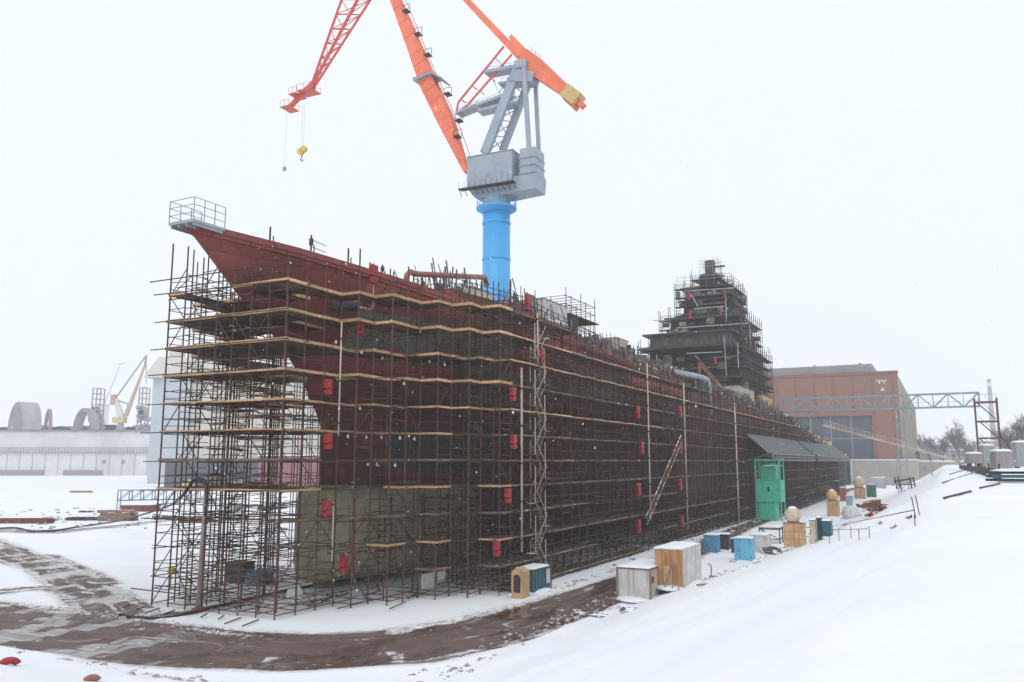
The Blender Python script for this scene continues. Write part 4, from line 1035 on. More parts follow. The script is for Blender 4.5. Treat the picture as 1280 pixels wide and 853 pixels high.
for (x, y) in ((508, 14), (523, 43), (535, 69), (560, 118), (574, 151), (572, 171), (493, -25)):
    mb = MB(); p = cq(x, y, 1.0); mb.box(p.x - .5, p.x + .6, p.y - .7, p.y + .5, p.z - .1, p.z + .05)
    for dx in (-.7, .8): mb.tube((p.x + dx, p.y, p.z), (p.x + dx, p.y, p.z + 1.2), .05)
    mb.tube((p.x - .7, p.y, p.z + 1.2), (p.x + .8, p.y, p.z + 1.2), .05); mb.box(p.x - .3, p.x + .35, p.y - .3, p.y + .3, p.z - .35, p.z + .3)
    mb.build('boom_stage', M['steel_dark'], crane)
mb = MB(); cb(mb, (522, 104), (547, 95), (3.4, .45), (3.4, .45)); cb(mb, (545, 95), (556, 102), (3.6, .3), (3.6, .3)); mb.build('boom_gallery', M['steel_grey'], crane)
# rocker lever with counterweight
mb = MB(); cb(mb, (640, 47), (655, 70), (1.6, .6), (1.6, 2.0)); cb(mb, (655, 70), (672, 86), (1.6, 2.2), (1.8, 2.9)); cb(mb, (672, 86), (712, 118), (1.8, 2.9), (1.4, 1.7)); cb(mb, (712, 118), (730, 134), (1.3, 1.6), (.9, .9)); mb.build('rocker_lever', M['orange'], crane, bevel=.04)
mb = MB(); cb(mb, (708, 115), (724, 127), (2.4, 2.2), (2.4, 2.2)); mb.build('counterweight', M['yellow'], crane, bevel=.06)
mb = MB(); cb(mb, (707, 124), (720, 136), (1.6, .6), (1.6, .6)); mb.build('counterweight_bracket', M['orange'], crane)
mb = MB(); p = cq(664, 62, .6)
for dx in (0, .8, 1.6): mb.tube((p.x - dx, p.y, p.z - dx - 1.6), (p.x - dx, p.y, p.z - dx + .5), .04)
mb.tube(p, (p.x - 1.6, p.y, p.z - 1.6), .04); mb.build('lever_railing', M['wire'], crane)
mb = MB(); cb(mb, (546, -38), (583, 0), (.7, .9), (.8, 1.0)); cb(mb, (583, 0), (653, 74), (.8, 1.0), (1.0, 1.2)); mb.build('jib_tie', M['orange'], crane, bevel=.03)
mb = MB()
for q in (.8, -.8):
    cb(mb, (630, 58), (573, 128), (.22, .3), (.22, .3), q); cb(mb, (640, 68), (583, 133), (.22, .3), (.22, .3), q); cb(mb, (573, 128), (570, 142), (.2, .3), (.2, .3), q); cb(mb, (583, 133), (570, 142), (.2, .3), (.2, .3), q)
for f in (.2, .45, .7, .95):
    A_ = cq(630, 58, .8).lerp(cq(573, 128, .8), f); B_ = cq(640, 68, .8).lerp(cq(583, 133, .8), f); mb.tube(A_, B_, .07); mb.tube(A_, A_ - Vector((0, SGY * 1.6, 0)), .07); mb.tube(B_, B_ - Vector((0, SGY * 1.6, 0)), .07)
mb.build('luffing_rack', M['crane_red'], crane)
# fly jib
mb = MB(); TIP = (361, 135)
ch = [((388, 110), (427, 0), (461, -96)), ((391, 106), (447, 0), (500, -92)), ((391, 112), (463, 0), (524, -95))]
qs = (1.4, 0, -1.4)
def jl(k, f):
    a, b, c = ch[k]; q = qs[k] * min(1, .15 + f * 1.2)
    return cq(a[0] + (b[0] - a[0]) * f * 2, a[1] + (b[1] - a[1]) * f * 2, q) if f < .5 else cq(b[0] + (c[0] - b[0]) * (f * 2 - 1), b[1] + (c[1] - b[1]) * (f * 2 - 1), q)
for k in range(3):
    for i in range(12): mb.tube(jl(k, i / 12), jl(k, (i + 1) / 12), .24 if k != 1 else .3, n=6)
for i in range(1, 13):
    f = i / 12; f2 = (i - 1) / 12
    mb.tube(jl(0, f), jl(1, f), .09); mb.tube(jl(1, f), jl(2, f), .09); mb.tube(jl(0, f), jl(2, f), .09); mb.tube(jl(0, f), jl(1, f2), .08); mb.tube(jl(2, f), jl(1, f2), .08); mb.tube(jl(0, f2), jl(2, f), .08)
cb(mb, (392, 106), (376, 120), (.8, 1.3), (.8, 1.0)); cb(mb, (376, 120), TIP, (.7, 1.0), (.6, .6))
cb(mb, (458, -98), (546, -38), (1, .8), (.8, .6)); cb(mb, (524, -95), (546, -38), (.4, .5), (.4, .5)); cb(mb, (458, -98), (524, -95), (.5, .5), (.5, .5))
mb.build('fly_jib', M['crane_red'], crane)
mb = MB(); 
for (x, y, w_) in ((386, 115, 1.6), (372, 120, .9), (362, 136, 1.0)):
    p = cq(x, y); mb.box(p.x - w_, p.x + w_, -1.5, 1.5, p.z - .2, p.z)
    for sx in (-w_, 0, w_):
        for yy in (-1.5, 1.5): mb.tube((p.x + sx, yy, p.z), (p.x + sx, yy, p.z + 1.1), .04)
    for yy in (-1.5, 1.5): mb.tube((p.x - w_, yy, p.z + 1.1), (p.x + w_, yy, p.z + 1.1), .04)
mb.build('jib_platform', M['crane_red'], crane)
mb = MB(); hp = cq(377.5, 192); a_ = cq(380, 125)
for q in (-.25, .25): mb.tube((hp.x + q, 0, a_.z), (hp.x + q, 0, hp.z + .9), .022)
mb.build('hoist_cable', M['wire'], crane)
mb = MB(); mb.tube((hp.x - .42, -.3, hp.z + .75), (hp.x - .42, .3, hp.z + .75), .62, n=14); mb.tube((hp.x + .42, -.3, hp.z + .45), (hp.x + .42, .3, hp.z + .45), .62, n=14); mb.box(hp.x - .35, hp.x + .35, -.25, .25, hp.z - .2, hp.z + .9)
hk = mb.build('hook_block', M['hook_yellow'], crane, bevel=.03)
MB().path([(hp.x, 0, hp.z - .1), (hp.x, 0, hp.z - .7), (hp.x + .3, 0, hp.z - 1.1), (hp.x, 0, hp.z - 1.5), (hp.x - .35, 0, hp.z - 1.25)], .1, 6).build('hook', M['steel_dark'], hk)
mb = MB(); h2 = cq(355.5, 211); a2 = cq(362, 138); mb.tube((h2.x, 0, a2.z), (h2.x, 0, h2.z), .018); mb.build('tag_line', M['wire'], crane)
MB().lathe([(.05, .5), (.4, .1), (.3, -.3), (.05, -.6)], 8, (h2.x, 0, h2.z)).build('small_hook', M['steel_grey'], crane)

# ------------------------------------------------------------------ objects along the bank
def at(x, y): return place(x, y)
def fs(x, y):
    a = Vector(G(x, y)); b = Vector(place(x, y)[:2]); return min(1.2, b.length / a.length)
def rs(t, k):
    t.scale = (k, k, k); return t
# tan hut and teal container beside the scaffolding
def gp(x, y, dz=0): u, v = G(x, y); return wp(u, v, dz - .02)
t = thing('tool_hut', 'tan hut with sloped roof and dark arched opening beside the scaffolding foot', 'hut', gp(639, 748))
hm_ = MB()
n = 10; Wd, Hd, Dp = 1.7, 1.95, .95
hm_.add([(0, 0, 0), (0, -Dp, 0), (0, -Dp, Hd), (0, 0, Hd), (0, -Dp / 2, Hd + .3), (Wd * .7, 0, 0), (Wd * .7, -Dp, 0), (Wd * .7, -Dp, Hd), (Wd * .7, 0, Hd), (Wd * .7, -Dp / 2, Hd + .3)],
        [(0, 1, 2, 4, 3), (5, 8, 9, 7, 6), (1, 6, 7, 2), (0, 3, 8, 5), (2, 7, 9, 4), (3, 4, 9, 8)])
hm_.build('body', M['tan'], t, bevel=.03)
def arch(mb, y0, y1, z0, z1, x):
    pts = [(y0, z0), (y1, z0)]; r_ = abs(y1 - y0) / 2; yc = (y0 + y1) / 2
    pts += [(yc + r_ * math.cos(math.pi * k / 10) * (1 if y1 > y0 else -1), z1 - r_ + r_ * math.sin(math.pi * k / 10)) for k in range(11)]
    return mb.add([(x, y, z) for y, z in pts] + [(x + .03, y, z) for y, z in pts], [tuple(range(len(pts))), tuple(range(len(pts), 2 * len(pts)))[::-1]])
arch(MB(), -.75, -.2, .45, 1.75, -.035).build('opening', M['glass'], t)
mb = MB()
for z in (.7, .95, 1.2, 1.45): mb.box(-.06, -.036, -.72, -.23, z, z + .02)
mb.build('grille', M['rust'], t)
t = cabin('tool_container', 'dark teal steel container next to the tan hut', 'container', gp(667, 743), 3.0, 1.5, 1.75, 'teal', roof='teal', snow=True)
MB().box(2.2, 2.85, -.08, -.04, .55, 1.65).build('notice_board', M['white_paint'], t)
MB().box(3.02, 3.1, -.1, -.02, 0, 1.9).build('corner_post', M['cabin_trim'], t)
# store hut
u, v, z = at(813, 750)
zh = z - .1
t = cabin('store_hut', 'grey white metal store hut with brown roof edge and thick snow on top', 'hut', wp(u, v, zh), 5.0, 2.35, 2.05, 'cabin_white', roof='cabin_trim')
for (x, y) in ((0, 0), (0, 2.35), (5.0, 0)): MB().box(x - .07, x + .05, y - .07, y + .05, 0, 2.05).build('corner_post', M['wood_dirty'], t)
MB().box(.25, .75, -.08, -.036, 1.15, 1.55).build('sign', M['orange_plate'], t)
u, v, z = at(859, 735)
t = cabin('plywood_shed', 'orange plywood shed with white side and snow roof behind the store hut', 'shed', wp(u - .2, v - .2, z - .1), 4.6, 2.0, 2.6, 'ply', roof='white_paint', rib=False)
MB().box(0.02, 4.62, -.06, -.01, .02, 2.58).build('side_panel', M['white_paint'], t)
mb = MB()
for yy in (.5, 1.05, 1.55): mb.box(-.05, -.005, yy, yy + .06, .05, 2.5)
mb.build('batten', M['tan'], t)
MB().box(-.09, -.055, .75, 1.35, 0, 1.5).build('door', M['tan'], t)
mb = MB().tube((-.6, 1.2, 0), (-.1, .8, 1.5), .05).tube((-.7, .6, 0), (-.1, .5, 1.6), .05).tube((-.5, .2, 0), (-.05, .2, 1.3), .04); mb.build('leaning_board', M['wood_dirty'], t)
def sbox(x, y, L, D, Hh, m, nm, lb, ct, **k):
    u, v, z = at(x, y); return rs(cabin(nm, lb, ct, wp(u, v, z - .15), L, D, Hh, m, **k), fs(x, y))
sbox(897, 692, 1.4, 1.5, 2.0, 'midblue', 'storage_bin', 'mid blue bin, leftmost of the bin group by the road', 'bin', roof='midblue', rib=False)
sbox(911, 688, 1.4, 1.4, 1.8, 'darkbox', 'storage_bin', 'charcoal bin between the mid blue bin and the light blue bin', 'bin', roof='darkbox', rib=False)
sbox(921, 692, 1.0, .6, 1.6, 'darkbox', 'storage_bin', 'narrow charcoal cabinet touching the light blue bin', 'bin', roof='darkbox', rib=False)
sbox(940, 702, 1.7, 1.75, 2.3, 'lightblue', 'storage_bin', 'bright light blue bin with snow on its lid, front of the bin group', 'bin', roof='lightblue', rib=False)
sbox(958, 692, 3.0, 1.7, 2.0, 'white_paint', 'storage_bin', 'white snowy bin behind the light blue bin', 'bin', roof='white_paint', rib=False)
# green machine
u, v = G(978, 652); t = thing('green_machine', 'tall sea green steel machine cabinet with open caged top beside the hull', 'machine', wp(u, v, -.05)); t.scale = (.86, .86, .93)
Wg, Dg = 4.5, 2.0
yy0, yy1 = 0, 5.0   # local y extent seen as width
MB().box(0, Wg, 0, 4.9, 3.4, 7.4).build('cabinet', M['green'], t, bevel=.05)
MB().box(.3, Wg - .3, 1.2, 4.6, .1, 3.38).build('lower_cabinet', M['green'], t, bevel=.05)
mb = MB()
for (x, y) in ((.1, .1), (.1, 4.8), (Wg - .1, .1), (Wg - .1, 4.8)): mb.box(x - .12, x + .12, y - .12, y + .12, 0, 11.1)
mb.box(0, Wg, -.05, 4.95, 10.95, 11.2); mb.build('frame', M['green'], t)
mb = MB()
for i in range(9): y = .3 + i * .54; mb.box(-.03, .04, y, y + .07, 7.4, 10.95)
for z in (8.2, 9.0, 9.8): mb.box(-.05, -.031, 0, 4.9, z, z + .1)
mb.box(-.1, -.04, 0, 4.9, 7.4, 7.6); mb.build('cage', M['green'], t)
mb = MB().box(.8, Wg - .8, .9, 3.9, 7.42, 9.9); mb.lathe([(1.5, 9.9), (1.2, 10.5), (.2, 10.8)], 16, (2.2, 2.4, 0)); mb.build('motor', M['green'], t, bevel=.08)
arch(MB(), 2.2, 2.6, 5.3, 6.2, -.035).build('opening', M['glass'], t)
snowpad(Wg * .8, 3.4, 10.0, .12).build('snow_cover', M['snowpad'], t, smooth=True)
# tan crate with white ball tank etc
def crate_ball(x, y, L, D, Hh, lb1, lb2, m2, r_, sc_=1):
    u, v, z = at(x, y); z -= .15; kf = fs(x, y)
    t = rs(thing('panel_crate', lb1, 'crate', wp(u, v, z)), kf); MB().box(0, L, 0, D, 0, Hh).build('body', M['tan'], t, bevel=.03)
    mb = MB()
    for i in range(1, 4): mb.box(-.03, .0, D * i / 4 - .03, D * i / 4 + .03, .05, Hh - .05)
    for z_ in (.33, .66): mb.box(-.034, 0, .05, D - .05, Hh * z_, Hh * z_ + .05)
    mb.build('panel_seam', M['ply'], t); MB().box(-.08, L + .05, -.06, D + .06, Hh, Hh + .12).build('lid', M['wood_dirty'], t)
    s = MB(); prf = [(.05, 0), (r_ * .7, .05)] + [(r_ * math.cos(a), r_ * .95 + r_ * math.sin(a)) for a in [R(q) for q in range(-40, 91, 13)]]
    s.lathe([(max(.02, a), b) for a, b in prf], 18)
    o = solo(s, 'round_tank', M[m2], lb2, 'tank', wp(u + L * .45 * kf, v - D * .55 * kf, z + (Hh + .1) * kf), smooth=True); rs(o, kf); MB().lathe([(r_ * .62, r_ * 1.66), (r_ * .5, r_ * 1.86), (r_ * .25, r_ * 2.0), (.02, r_ * 2.03)], 16).build('snow_cap', M['snowpad'], o, smooth=True)
    MB().lathe([(r_ * .72, -.1), (r_ * .74, .16)], 14).build('base_ring', M['rust'], o)
    return u, v, z
crate_ball(1006, 682, 1.5, 2.4, 2.8, 'tan panelled crate carrying a dirty white ball shaped tank', 'dirty white ball shaped tank on the nearest tan crate', 'tarp', .95)
sbox(1020, 679, 1.2, .7, 3.0, 'beige_box', 'upright_box', 'narrow beige cabinet touching the right side of the panelled crate', 'cabinet', roof='wood_dirty', rib=False)
sbox(1027, 675, 1.4, .5, 3.0, 'darkbox', 'upright_box', 'thin charcoal upright box right of the beige cabinet', 'cabinet', roof='darkbox', rib=False)
sbox(1039, 670, 2.2, 1.2, 2.2, 'teal', 'upright_box', 'dark slate box with snow top, right of the panelled crate', 'cabinet', roof='teal', rib=False)
crate_ball(1049, 646, 2.0, 2.1, 2.9, 'orange tan crate farther along the bank carrying an orange ball tank', 'orange ball shaped tank on the second crate', 'orange_ball', 1.0)
u, v, z = at(1063, 648); solo(MB().blob((0, 0, .8), 1.4, 1, 1, .95, 12, 8, .06), 'covered_mound', M['white_paint'], 'grey rounded covered drum right of the orange ball crate', 'drum', wp(u, v, z), smooth=True)
crate_ball(1082, 624, 2.4, 2.8, 3.0, 'small ochre crate below the farthest white ball tank', 'farthest dirty white ball tank, above the ochre crate', 'tarp', 1.5)
sbox(1095, 622, 3, 2.4, 3.6, 'bottle', 'green_bin', 'bottle green bin right of the farthest ball tank', 'bin', roof='bottle', rib=False)
sbox(1106, 611, 8, 4.5, 4.0, 'steel_grey', 'site_container', 'long pale grey container with snow top behind the green bin', 'container', roof='white_paint')
u, v = G(1062, 606); 
t = thing('teal_post_cabinet', 'tall dark green post cabinet at the stern end of the scaffolding', 'cabinet', wp(u, v, 0)); MB().box(0, 3, 0, 3.2, 0, 11).build('body', M['teal'], t, bevel=.05); MB().box(-.1, 3.1, -.1, 3.3, 11, 11.4).build('cap', M['teal'], t)
sbox(1058, 627, 1.6, 1.4, 3.4, 'orange_plate', 'gas_cylinder_rack', 'small pinkish upright rack left of the ochre crate', 'rack', roof='rust', rib=False)
sbox(1049, 620, 1.6, 1.4, 4.4, 'steel_dark', 'upright_box', 'small dark upright box near the ship side behind the orange ball', 'cabinet', roof='steel_dark', rib=False)
sbox(1066, 638, 1.2, 1.2, 3.0, 'mesh_green', 'upright_box', 'grey green upright cabinet beside the pinkish rack', 'cabinet', roof='mesh_green', rib=False)
# dark bench-like frames by crate
u, v, z = at(975, 680)
t = thing('pipe_rack', 'dark low frame rack left of the panelled crate', 'rack', wp(u, v, z))
mb = MB()
for x in (0, 2.2):
    for y in (0, 2.4): mb.tube((x, y, -.1), (x, y, 1.8), .09)
for z_ in (.5, 1.7): mb.tube((0, 0, z_), (2.2, 0, z_), .08); mb.tube((0, 2.4, z_), (2.2, 2.4, z_), .08); mb.tube((0, 0, z_), (0, 2.4, z_), .08)
mb.tube((0, 0, .5), (0, 2.4, 1.7), .06); mb.build('frame', M['bottle'], t)
MB().box(-.1, 2.4, -.1, 2.5, 1.78, 1.9).build('shelf', M['rust'], t); snowpad(2.3, 2.4, 1.9, .15).build('snow_cover', M['snowpad'], t, smooth=True)
# debris heaps
def heap(x, y, r_, lb, m='rust', n=40, hh=.6, nm='scrap_heap', snowy=True):
    u, v, z = at(x, y); t = rs(thing(nm, lb, 'scrap heap', wp(u, v, z - .05)), fs(x, y) if x > 300 else 1); mb = MB()
    for i in range(n):
        a = rnd.uniform(0, 6.28); q = r_ * rnd.random() ** .7; h_ = hh * (1 - q / r_ * .7) * rnd.random(); x_, y_ = q * math.cos(a), q * math.sin(a)
        if rnd.random() < .5: s_ = rnd.uniform(.08, .3) * r_ / 1.3; mb.box(x_ - s_, x_ + s_, y_ - s_ * .5, y_ + s_ * .5, h_ * .6, h_ + s_ * .5, rnd.uniform(0, 3))
        else: mb.tube((x_ - rnd.uniform(0, r_ * .4), y_ - rnd.uniform(0, r_ * .3), h_), (x_ + rnd.uniform(0, r_ * .4), y_ + rnd.uniform(-.4, .4) * r_, h_ + rnd.uniform(-.1, .5)), .04 + .02 * r_)
    mb.build('scrap', M[m], t)
    if snowy: MB().blob((.1 * r_, -.1, 0), r_ * .8, 1, .8, hh * .8 / r_, 14, 6, .12).build('snow_cover', M['snowpad'], t, smooth=True)
    return t
heap(965, 692, 1.5, 'snow covered brushwood heap between the light blue bin and the crate', 'scrap', 60, .8)
heap(1100, 640, 2.4, 'rust red tipped scrap pile on the bank beyond the panelled crate', 'rust', 60, 1.8, snowy=False)
heap(1088, 646, 1.4, 'small red metal scrap left below the rust red pile', 'red', 25, .9, snowy=False)
heap(1138, 648, .9, 'dark red clump sticking out of the snow near the fence posts', 'rust', 30, .7, snowy=False)
heap(1118, 660, .7, 'small dark clod half buried beside the fence rail', 'scrap', 20, .4, snowy=False)
heap(1101, 655, .8, 'black lump and rail in the snow above the low fence', 'scrap', 20, .4, snowy=False)
u, v, z = at(1098, 637); t = thing('tipped_skip', 'rust red tipped metal skip lying on the snowy bank', 'skip', wp(u, v, z + .1), ROT + 1.9); rs(t, fs(1098, 637))
MB().add([(0, 0, 0), (4.2, .2, .2), (4.0, 2.2, .3), (.2, 2.4, 0), (.3, -.4, 2.0), (4.6, -.2, 1.0), (4.3, 2.6, .9), (.1, 2.8, 2.1)], [(3, 2, 1, 0), (0, 1, 5, 4), (1, 2, 6, 5), (2, 3, 7, 6), (3, 0, 4, 7), (4, 5, 6, 7)]).build('body', M['rust'], t, bevel=.05)
MB().path([(.3, 0, .8), (-2.2, .2, .4), (-2.6, 1.4, .6), (-2.0, 2.4, .9), (.2, 2.4, 1)], .12, 6).build('lifting_frame', M['rust'], t)
# low fence of rods
t = thing('rod_fence', 'low broken fence of thin rusty rods and rails across the snowy bank', 'fence', wp(*at(1037, 680)))
inv = t.matrix_basis.inverted() if False else Matrix.LocRotScale(t.location, t.rotation_euler.to_quaternion(), None).inverted()
def lp(x, y, dz=0): return inv @ pl(x, y, dz)
for (x, y) in ((1037, 680), (1049, 676), (1064, 674), (1074, 676), (1087, 673), (1144, 658)):
    p = lp(x, y, -.1); MB().tube(p, p + Vector((rnd.uniform(-.1, .1), 0, .1 + 15 * p.length / 1e9 + 14 * pl(x, y).y / 1033)), .02).build('post', M['pole_dark'], t)
for (a, b) in (((1037, 672), (1085, 675)), ((1060, 664), (1144, 656)), ((1037, 664), (1064, 656))):
    mb = MB(); mb.tube(lp(*a, .45), lp(*b, .45), .018); mb.build('rail', M['pole_dark'], t)
for k, (x, y) in enumerate(((1145, 645), (1150, 643))):
    p = pl(x, y); solo(MB().tube((0, 0, -.2), (-4 * p.y / 1033, 0, 23 * p.y / 1033), .02), 'leaning_rod', M['pole_dark'], ('left' if k == 0 else 'right') + ' one of two thin rods standing at an angle in the snow', 'rod', p, 0)
p = pl(889, 722); solo(MB().path([(0, 0, 0), (.03, 0, .8), (-.05, 0, 1.1), (-.25, 0, 1.15)], .05).box(-.15, .2, -.1, .12, -.1, .15), 'hooked_post', M['scrap'], 'short dark hooked post sticking up from the snow right of the plywood shed', 'post', p, 0)
p = pl(880, 732); solo(MB().box(-.6, .6, -.08, .08, 0, .1), 'timber_offcut', M['wood_dirty'], 'dark timber offcut lying in the snow by the hooked post', 'timber', p, .5)
p = pl(940, 706); solo(MB().blob((0, 0, 0), .22, 1.6, 1, .6), 'snow_clod', M['scrap'], 'little dark clod in front of the light blue bin', 'clod', pl(916, 703), 0)
# trestle
u, v, z = at(1138, 612)
t = thing('steel_trestle', 'dark steel trestle frame standing on the snow in front of the brick hall', 'trestle', wp(u, v, z), ROT - .3)
s_ = z * 0 + (wp(u, v).y / 1033)
for x in (0, 12 * s_):
    for y in (0, 18 * s_): MB().tube((x, y - 2 * s_, 0), (x, y, 15 * s_), 1.0 * s_).build('leg', M['pole_dark'], t)
MB().tube((0, 0, 13 * s_), (0, 20 * s_, 9 * s_), .9 * s_).tube((12 * s_, 0, 13 * s_), (12 * s_, 20 * s_, 9 * s_), .9 * s_).tube((0, -4 * s_, 6 * s_), (0, 20 * s_, 5 * s_), .8 * s_).tube((0, 0, 13 * s_), (12 * s_, 0, 13 * s_), .8 * s_).build('crossbar', M['pole_dark'], t)
# spoil along the road edge and on the bank
for k, (x, y, r_, lb) in enumerate(((745, 772, .5, 'dark frozen clod at the road edge left of the store hut'), (786, 764, .35, 'small dark clod right below the store hut corner'), (724, 768, .3, 'tiny dark clod farthest left on the ploughed ridge'))):
    solo(MB().blob((0, 0, 0), r_, 1.8, 1.2, .6, 10, 7, .3), 'mud_clod', M['scrap'], lb, 'clod', pl(x, y), 0, group='mud clods along the bank')
def scatter(name, label, pts, mt, s0, s1):
    mb = MB()
    for (u, v) in pts:
        z = hgt(u, v); r_ = rnd.uniform(s0, s1) * rnd.random() ** .6; c = wp(u, v, z)
        mb.blob((c.x, c.y, c.z), r_, rnd.uniform(.8, 1.6), rnd.uniform(.8, 1.6), .6, 6, 4, .3)
    o = mb.build(name, M[mt]); tag(o, label, 'rubble', kind='stuff')
pts = []
for i in range(900):
    u = rnd.uniform(31, 130); edge = -21.2 + 5 * sm(58, 84, u)
    pts.append((u, edge + rnd.gauss(-.6, .7) if rnd.random() < .6 else -27.6 + rnd.gauss(0, .5) if u > 58 else edge - rnd.uniform(0, 2)))
for i in range(500): pts.append((28.2 + rnd.gauss(0, .5), rnd.uniform(-80, -22)))
for i in range(300): pts.append((37.5 + rnd.gauss(0, .5), rnd.uniform(-60, -36)))
scatter('frozen_clods', 'frozen mud clods and snow crumbs pushed along the road edges', pts, 'clod', .05, .22)
pts = [(rnd.uniform(86, 210), 0) for i in range(160)]; pts = [(u, -16 - rnd.uniform(-3.5, 4.5)) for u, _ in pts] + [(rnd.uniform(70, 260), -28.6 + rnd.uniform(-1, 1)) for i in range(160)]
scatter('site_rubbish', 'small dark rubbish scattered between the bins and along the scaffold foot', pts, 'scrap', .12, .4)
pts = [(G(rnd.uniform(-20, 240), rnd.uniform(636, 662))) for i in range(160)]
scatter('yard_rubbish', 'brown rubbish and broken boards scattered in the left yard', pts, 'scrap', .15, .55)
# skid rails on the far bank
for k, (a, b, lb) in enumerate((((1178, 605), (1216, 592), 'upper dark rail half buried in the far snow bank'), ((1180, 625), (1214, 616), 'lower dark rail in the middle of the far snow bank'), ((1225, 612), (1250, 606), 'short dark rail below the grey skips'), ((1187, 594), (1206, 588), 'thin dark line of board on the crest'))):
    p, q = pl(*a), pl(*b); o = solo(MB().tube((0, 0, 0), q - p, .055, n=6), 'buried_rail', M['pole_dark'], lb, 'rail', p + Vector((0, 0, .08)), 0, group='rails in the snow bank')

# ------------------------------------------------------------------ bridge, tower, pillar, gangway
YB = 195.
def bridge():
    L0, L1 = PY(985, 505, 206), PY(1224, 499, 186); d = (L1 - L0); d.z = 0; ln = d.length; rz = math.atan2(d.y, d.x)
    zb_ = PY(1224, 508, 186).z; zt_ = PY(1224, 491, 186).z
    t = thing('truss_bridge', 'long teal lattice footbridge from the ship to the dark red tower', 'bridge', (L0.x, L0.y, 0), rz)
    for y in (-1.2, 1.2):
        mb = MB()
        for z in (zb_, zt_): mb.tube((-8, y, z), (ln, y, z), .2)
        n = 16; w_ = (ln + 8) / n
        for i in range(n):
            x = -8 + i * w_
            mb.tube((x, y, zb_), (x, y, zt_), .09)
            mb.tube((x, y, zb_ if i % 2 else zt_), (x + w_, y, zt_ if i % 2 else zb_), .12)
        mb.tube((ln, y, zb_), (ln, y, zt_), .2); mb.build('side_truss', M['mesh_green'], t)
    MB().box(-8, ln, -1.2, 1.2, zb_ - .1, zb_ + .1).build('walkway', M['mesh_green'], t)
    mb = MB()
    for i in range(40): x = -8 + (ln + 8) * i / 39; mb.tube((x, -1.0, zb_), (x, -1.0, zb_ + 1.2), .04)
    mb.tube((-8, -1, zb_ + 1.2), (ln, -1, zb_ + 1.2), .05); mb.build('guard_rail', M['mesh_green'], t)
    # pillar
    pp = PY(1129, 580, 192); t2 = thing('bridge_pillar', 'slender teal lattice pillar under the bridge in front of the brick hall', 'pillar', (pp.x, pp.y, 0), rz)
    mb = MB()
    for x in (-.8, .8):
        for y in (-.8, .8): mb.tube((x, y, 0), (x, y, zb_ - .2), .13)
    mb.build('post', M['mesh_green'], t2); mb = MB()
    for i in range(9):
        z = 1 + i * 2.4
        for y in (-.8, .8): mb.tube((-.8, y, z), (.8, y, z + 2.2 if i % 2 else z), .07); mb.tube((-.8, y, z), (.8, y, z), .07)
    mb.build('lacing', M['mesh_green'], t2)
    # stair tower
    pt = PY(1223.5, 570, 186); t3 = thing('steel_tower', 'dark red steel frame tower with stairs at the right end of the bridge', 'tower', (pt.x, pt.y, 0), rz)
    w2 = 4.3; zt2 = PY(1224, 499, 186).z
    for x in (0, w2):
        for y in (-1.4, 1.4): MB().tube((x, y, 0), (x, y, zt2), .28).build('leg', M['dark_red'], t3)
    mb = MB()
    for z in (zt2 - .8, zt2 - 5.1, zt2 - 8.8, zt2 - 12):
        for y in (-1.4, 1.4): mb.tube((0, y, z), (w2, y, z), .22)
    mb.build('crossbeam', M['dark_red'], t3); mb = MB()
    for k in range(3): z = zt2 - 1 - k * 4; mb.beam((.6, 0, z), (w2 - .4, 0, z - 3.6), (.9, .22), (.9, .22)); mb.tube((.6, -.5, z + 1), (w2 - .4, -.5, z - 2.6), .06)
    mb.build('stairs', M['dark_red'], t3)
    mb = MB(); mb.tube((w2, 0, zt2 - 7.6), (w2 + 2.6, 0, zt2 - 13), .3); mb.build('raking_strut', M['dark_red'], t3)
    mb = MB()
    for x in (0, w2 / 2, w2): mb.tube((x, -1.4, zt2), (x, -1.4, zt2 + .9), .05)
    mb.tube((0, -1.4, zt2 + .9), (w2, -1.4, zt2 + .9), .05); mb.build('top_rail', M['dark_red'], t3)
bridge()
pA, pB = PY(1030, 532, 225), PY(1200, 577, 205); d = pB - pA
t = thing('long_gangway', 'long tan gangway sloping down from the stern to the bank', 'gangway', pA, 0)
up = Vector((0, 0, 1)); 
MB().beam((0, 0, 0), d, (1.6, .5), (1.6, .5), (-d.y, d.x, 0)).build('walkway', M['tan_pipe'], t)
mb = MB(); n = 34
for i in range(n + 1): p = d * (i / n); mb.tube(p, p + up * 1.3, .05)
mb.tube(up * 1.3, d + up * 1.3, .07); mb.tube(up * .7, d + up * .7, .05); mb.build('handrail', M['tan_pipe'], t)
mb = MB()
for f in (.55, .8): p = d * f; mb.tube(p, Vector((p.x, p.y, -pA.z)), .15)
mb.build('support', M['steel_grey'], t)

# skips and tanks on the right plateau
def rbox(x, y, Y, Wp, Hp, m, nm, lb, ct, D=1.6, snow=True, legs=0):
    p = PY(x, y, Y); s_ = Y / 1033; g = hgt(*uv(p.x, p.y)); t = thing(nm, lb, ct, (p.x, p.y, g - .1), 0); z0 = max(p.z - g, 0)
    W_, H_ = Wp * s_, Hp * s_
    mb = MB().box(0, W_, 0, D, z0, z0 + H_)
    i = .5
    while i < W_: mb.box(i, i + .1, -.06, 0, z0 + .1, z0 + H_ - .1); i += 1
    mb.build('body', M[m], t, bevel=.05)
    if snow: o = snowpad(W_, D, z0 + H_, .3).build('snow_cover', M['snowpad'], t, smooth=True)
    for k in range(2 if z0 > .4 else 0): MB().box(.2 + k * (W_ - .7), .5 + k * (W_ - .7), .2, D - .2, -.2, z0).build('leg', M['dark_red'], t)
rbox(1246, 585, 120, 21, 21, 'hall_grey', 'waste_skip', 'grey skip capped with snow, largest by the dark red tower', 'skip')
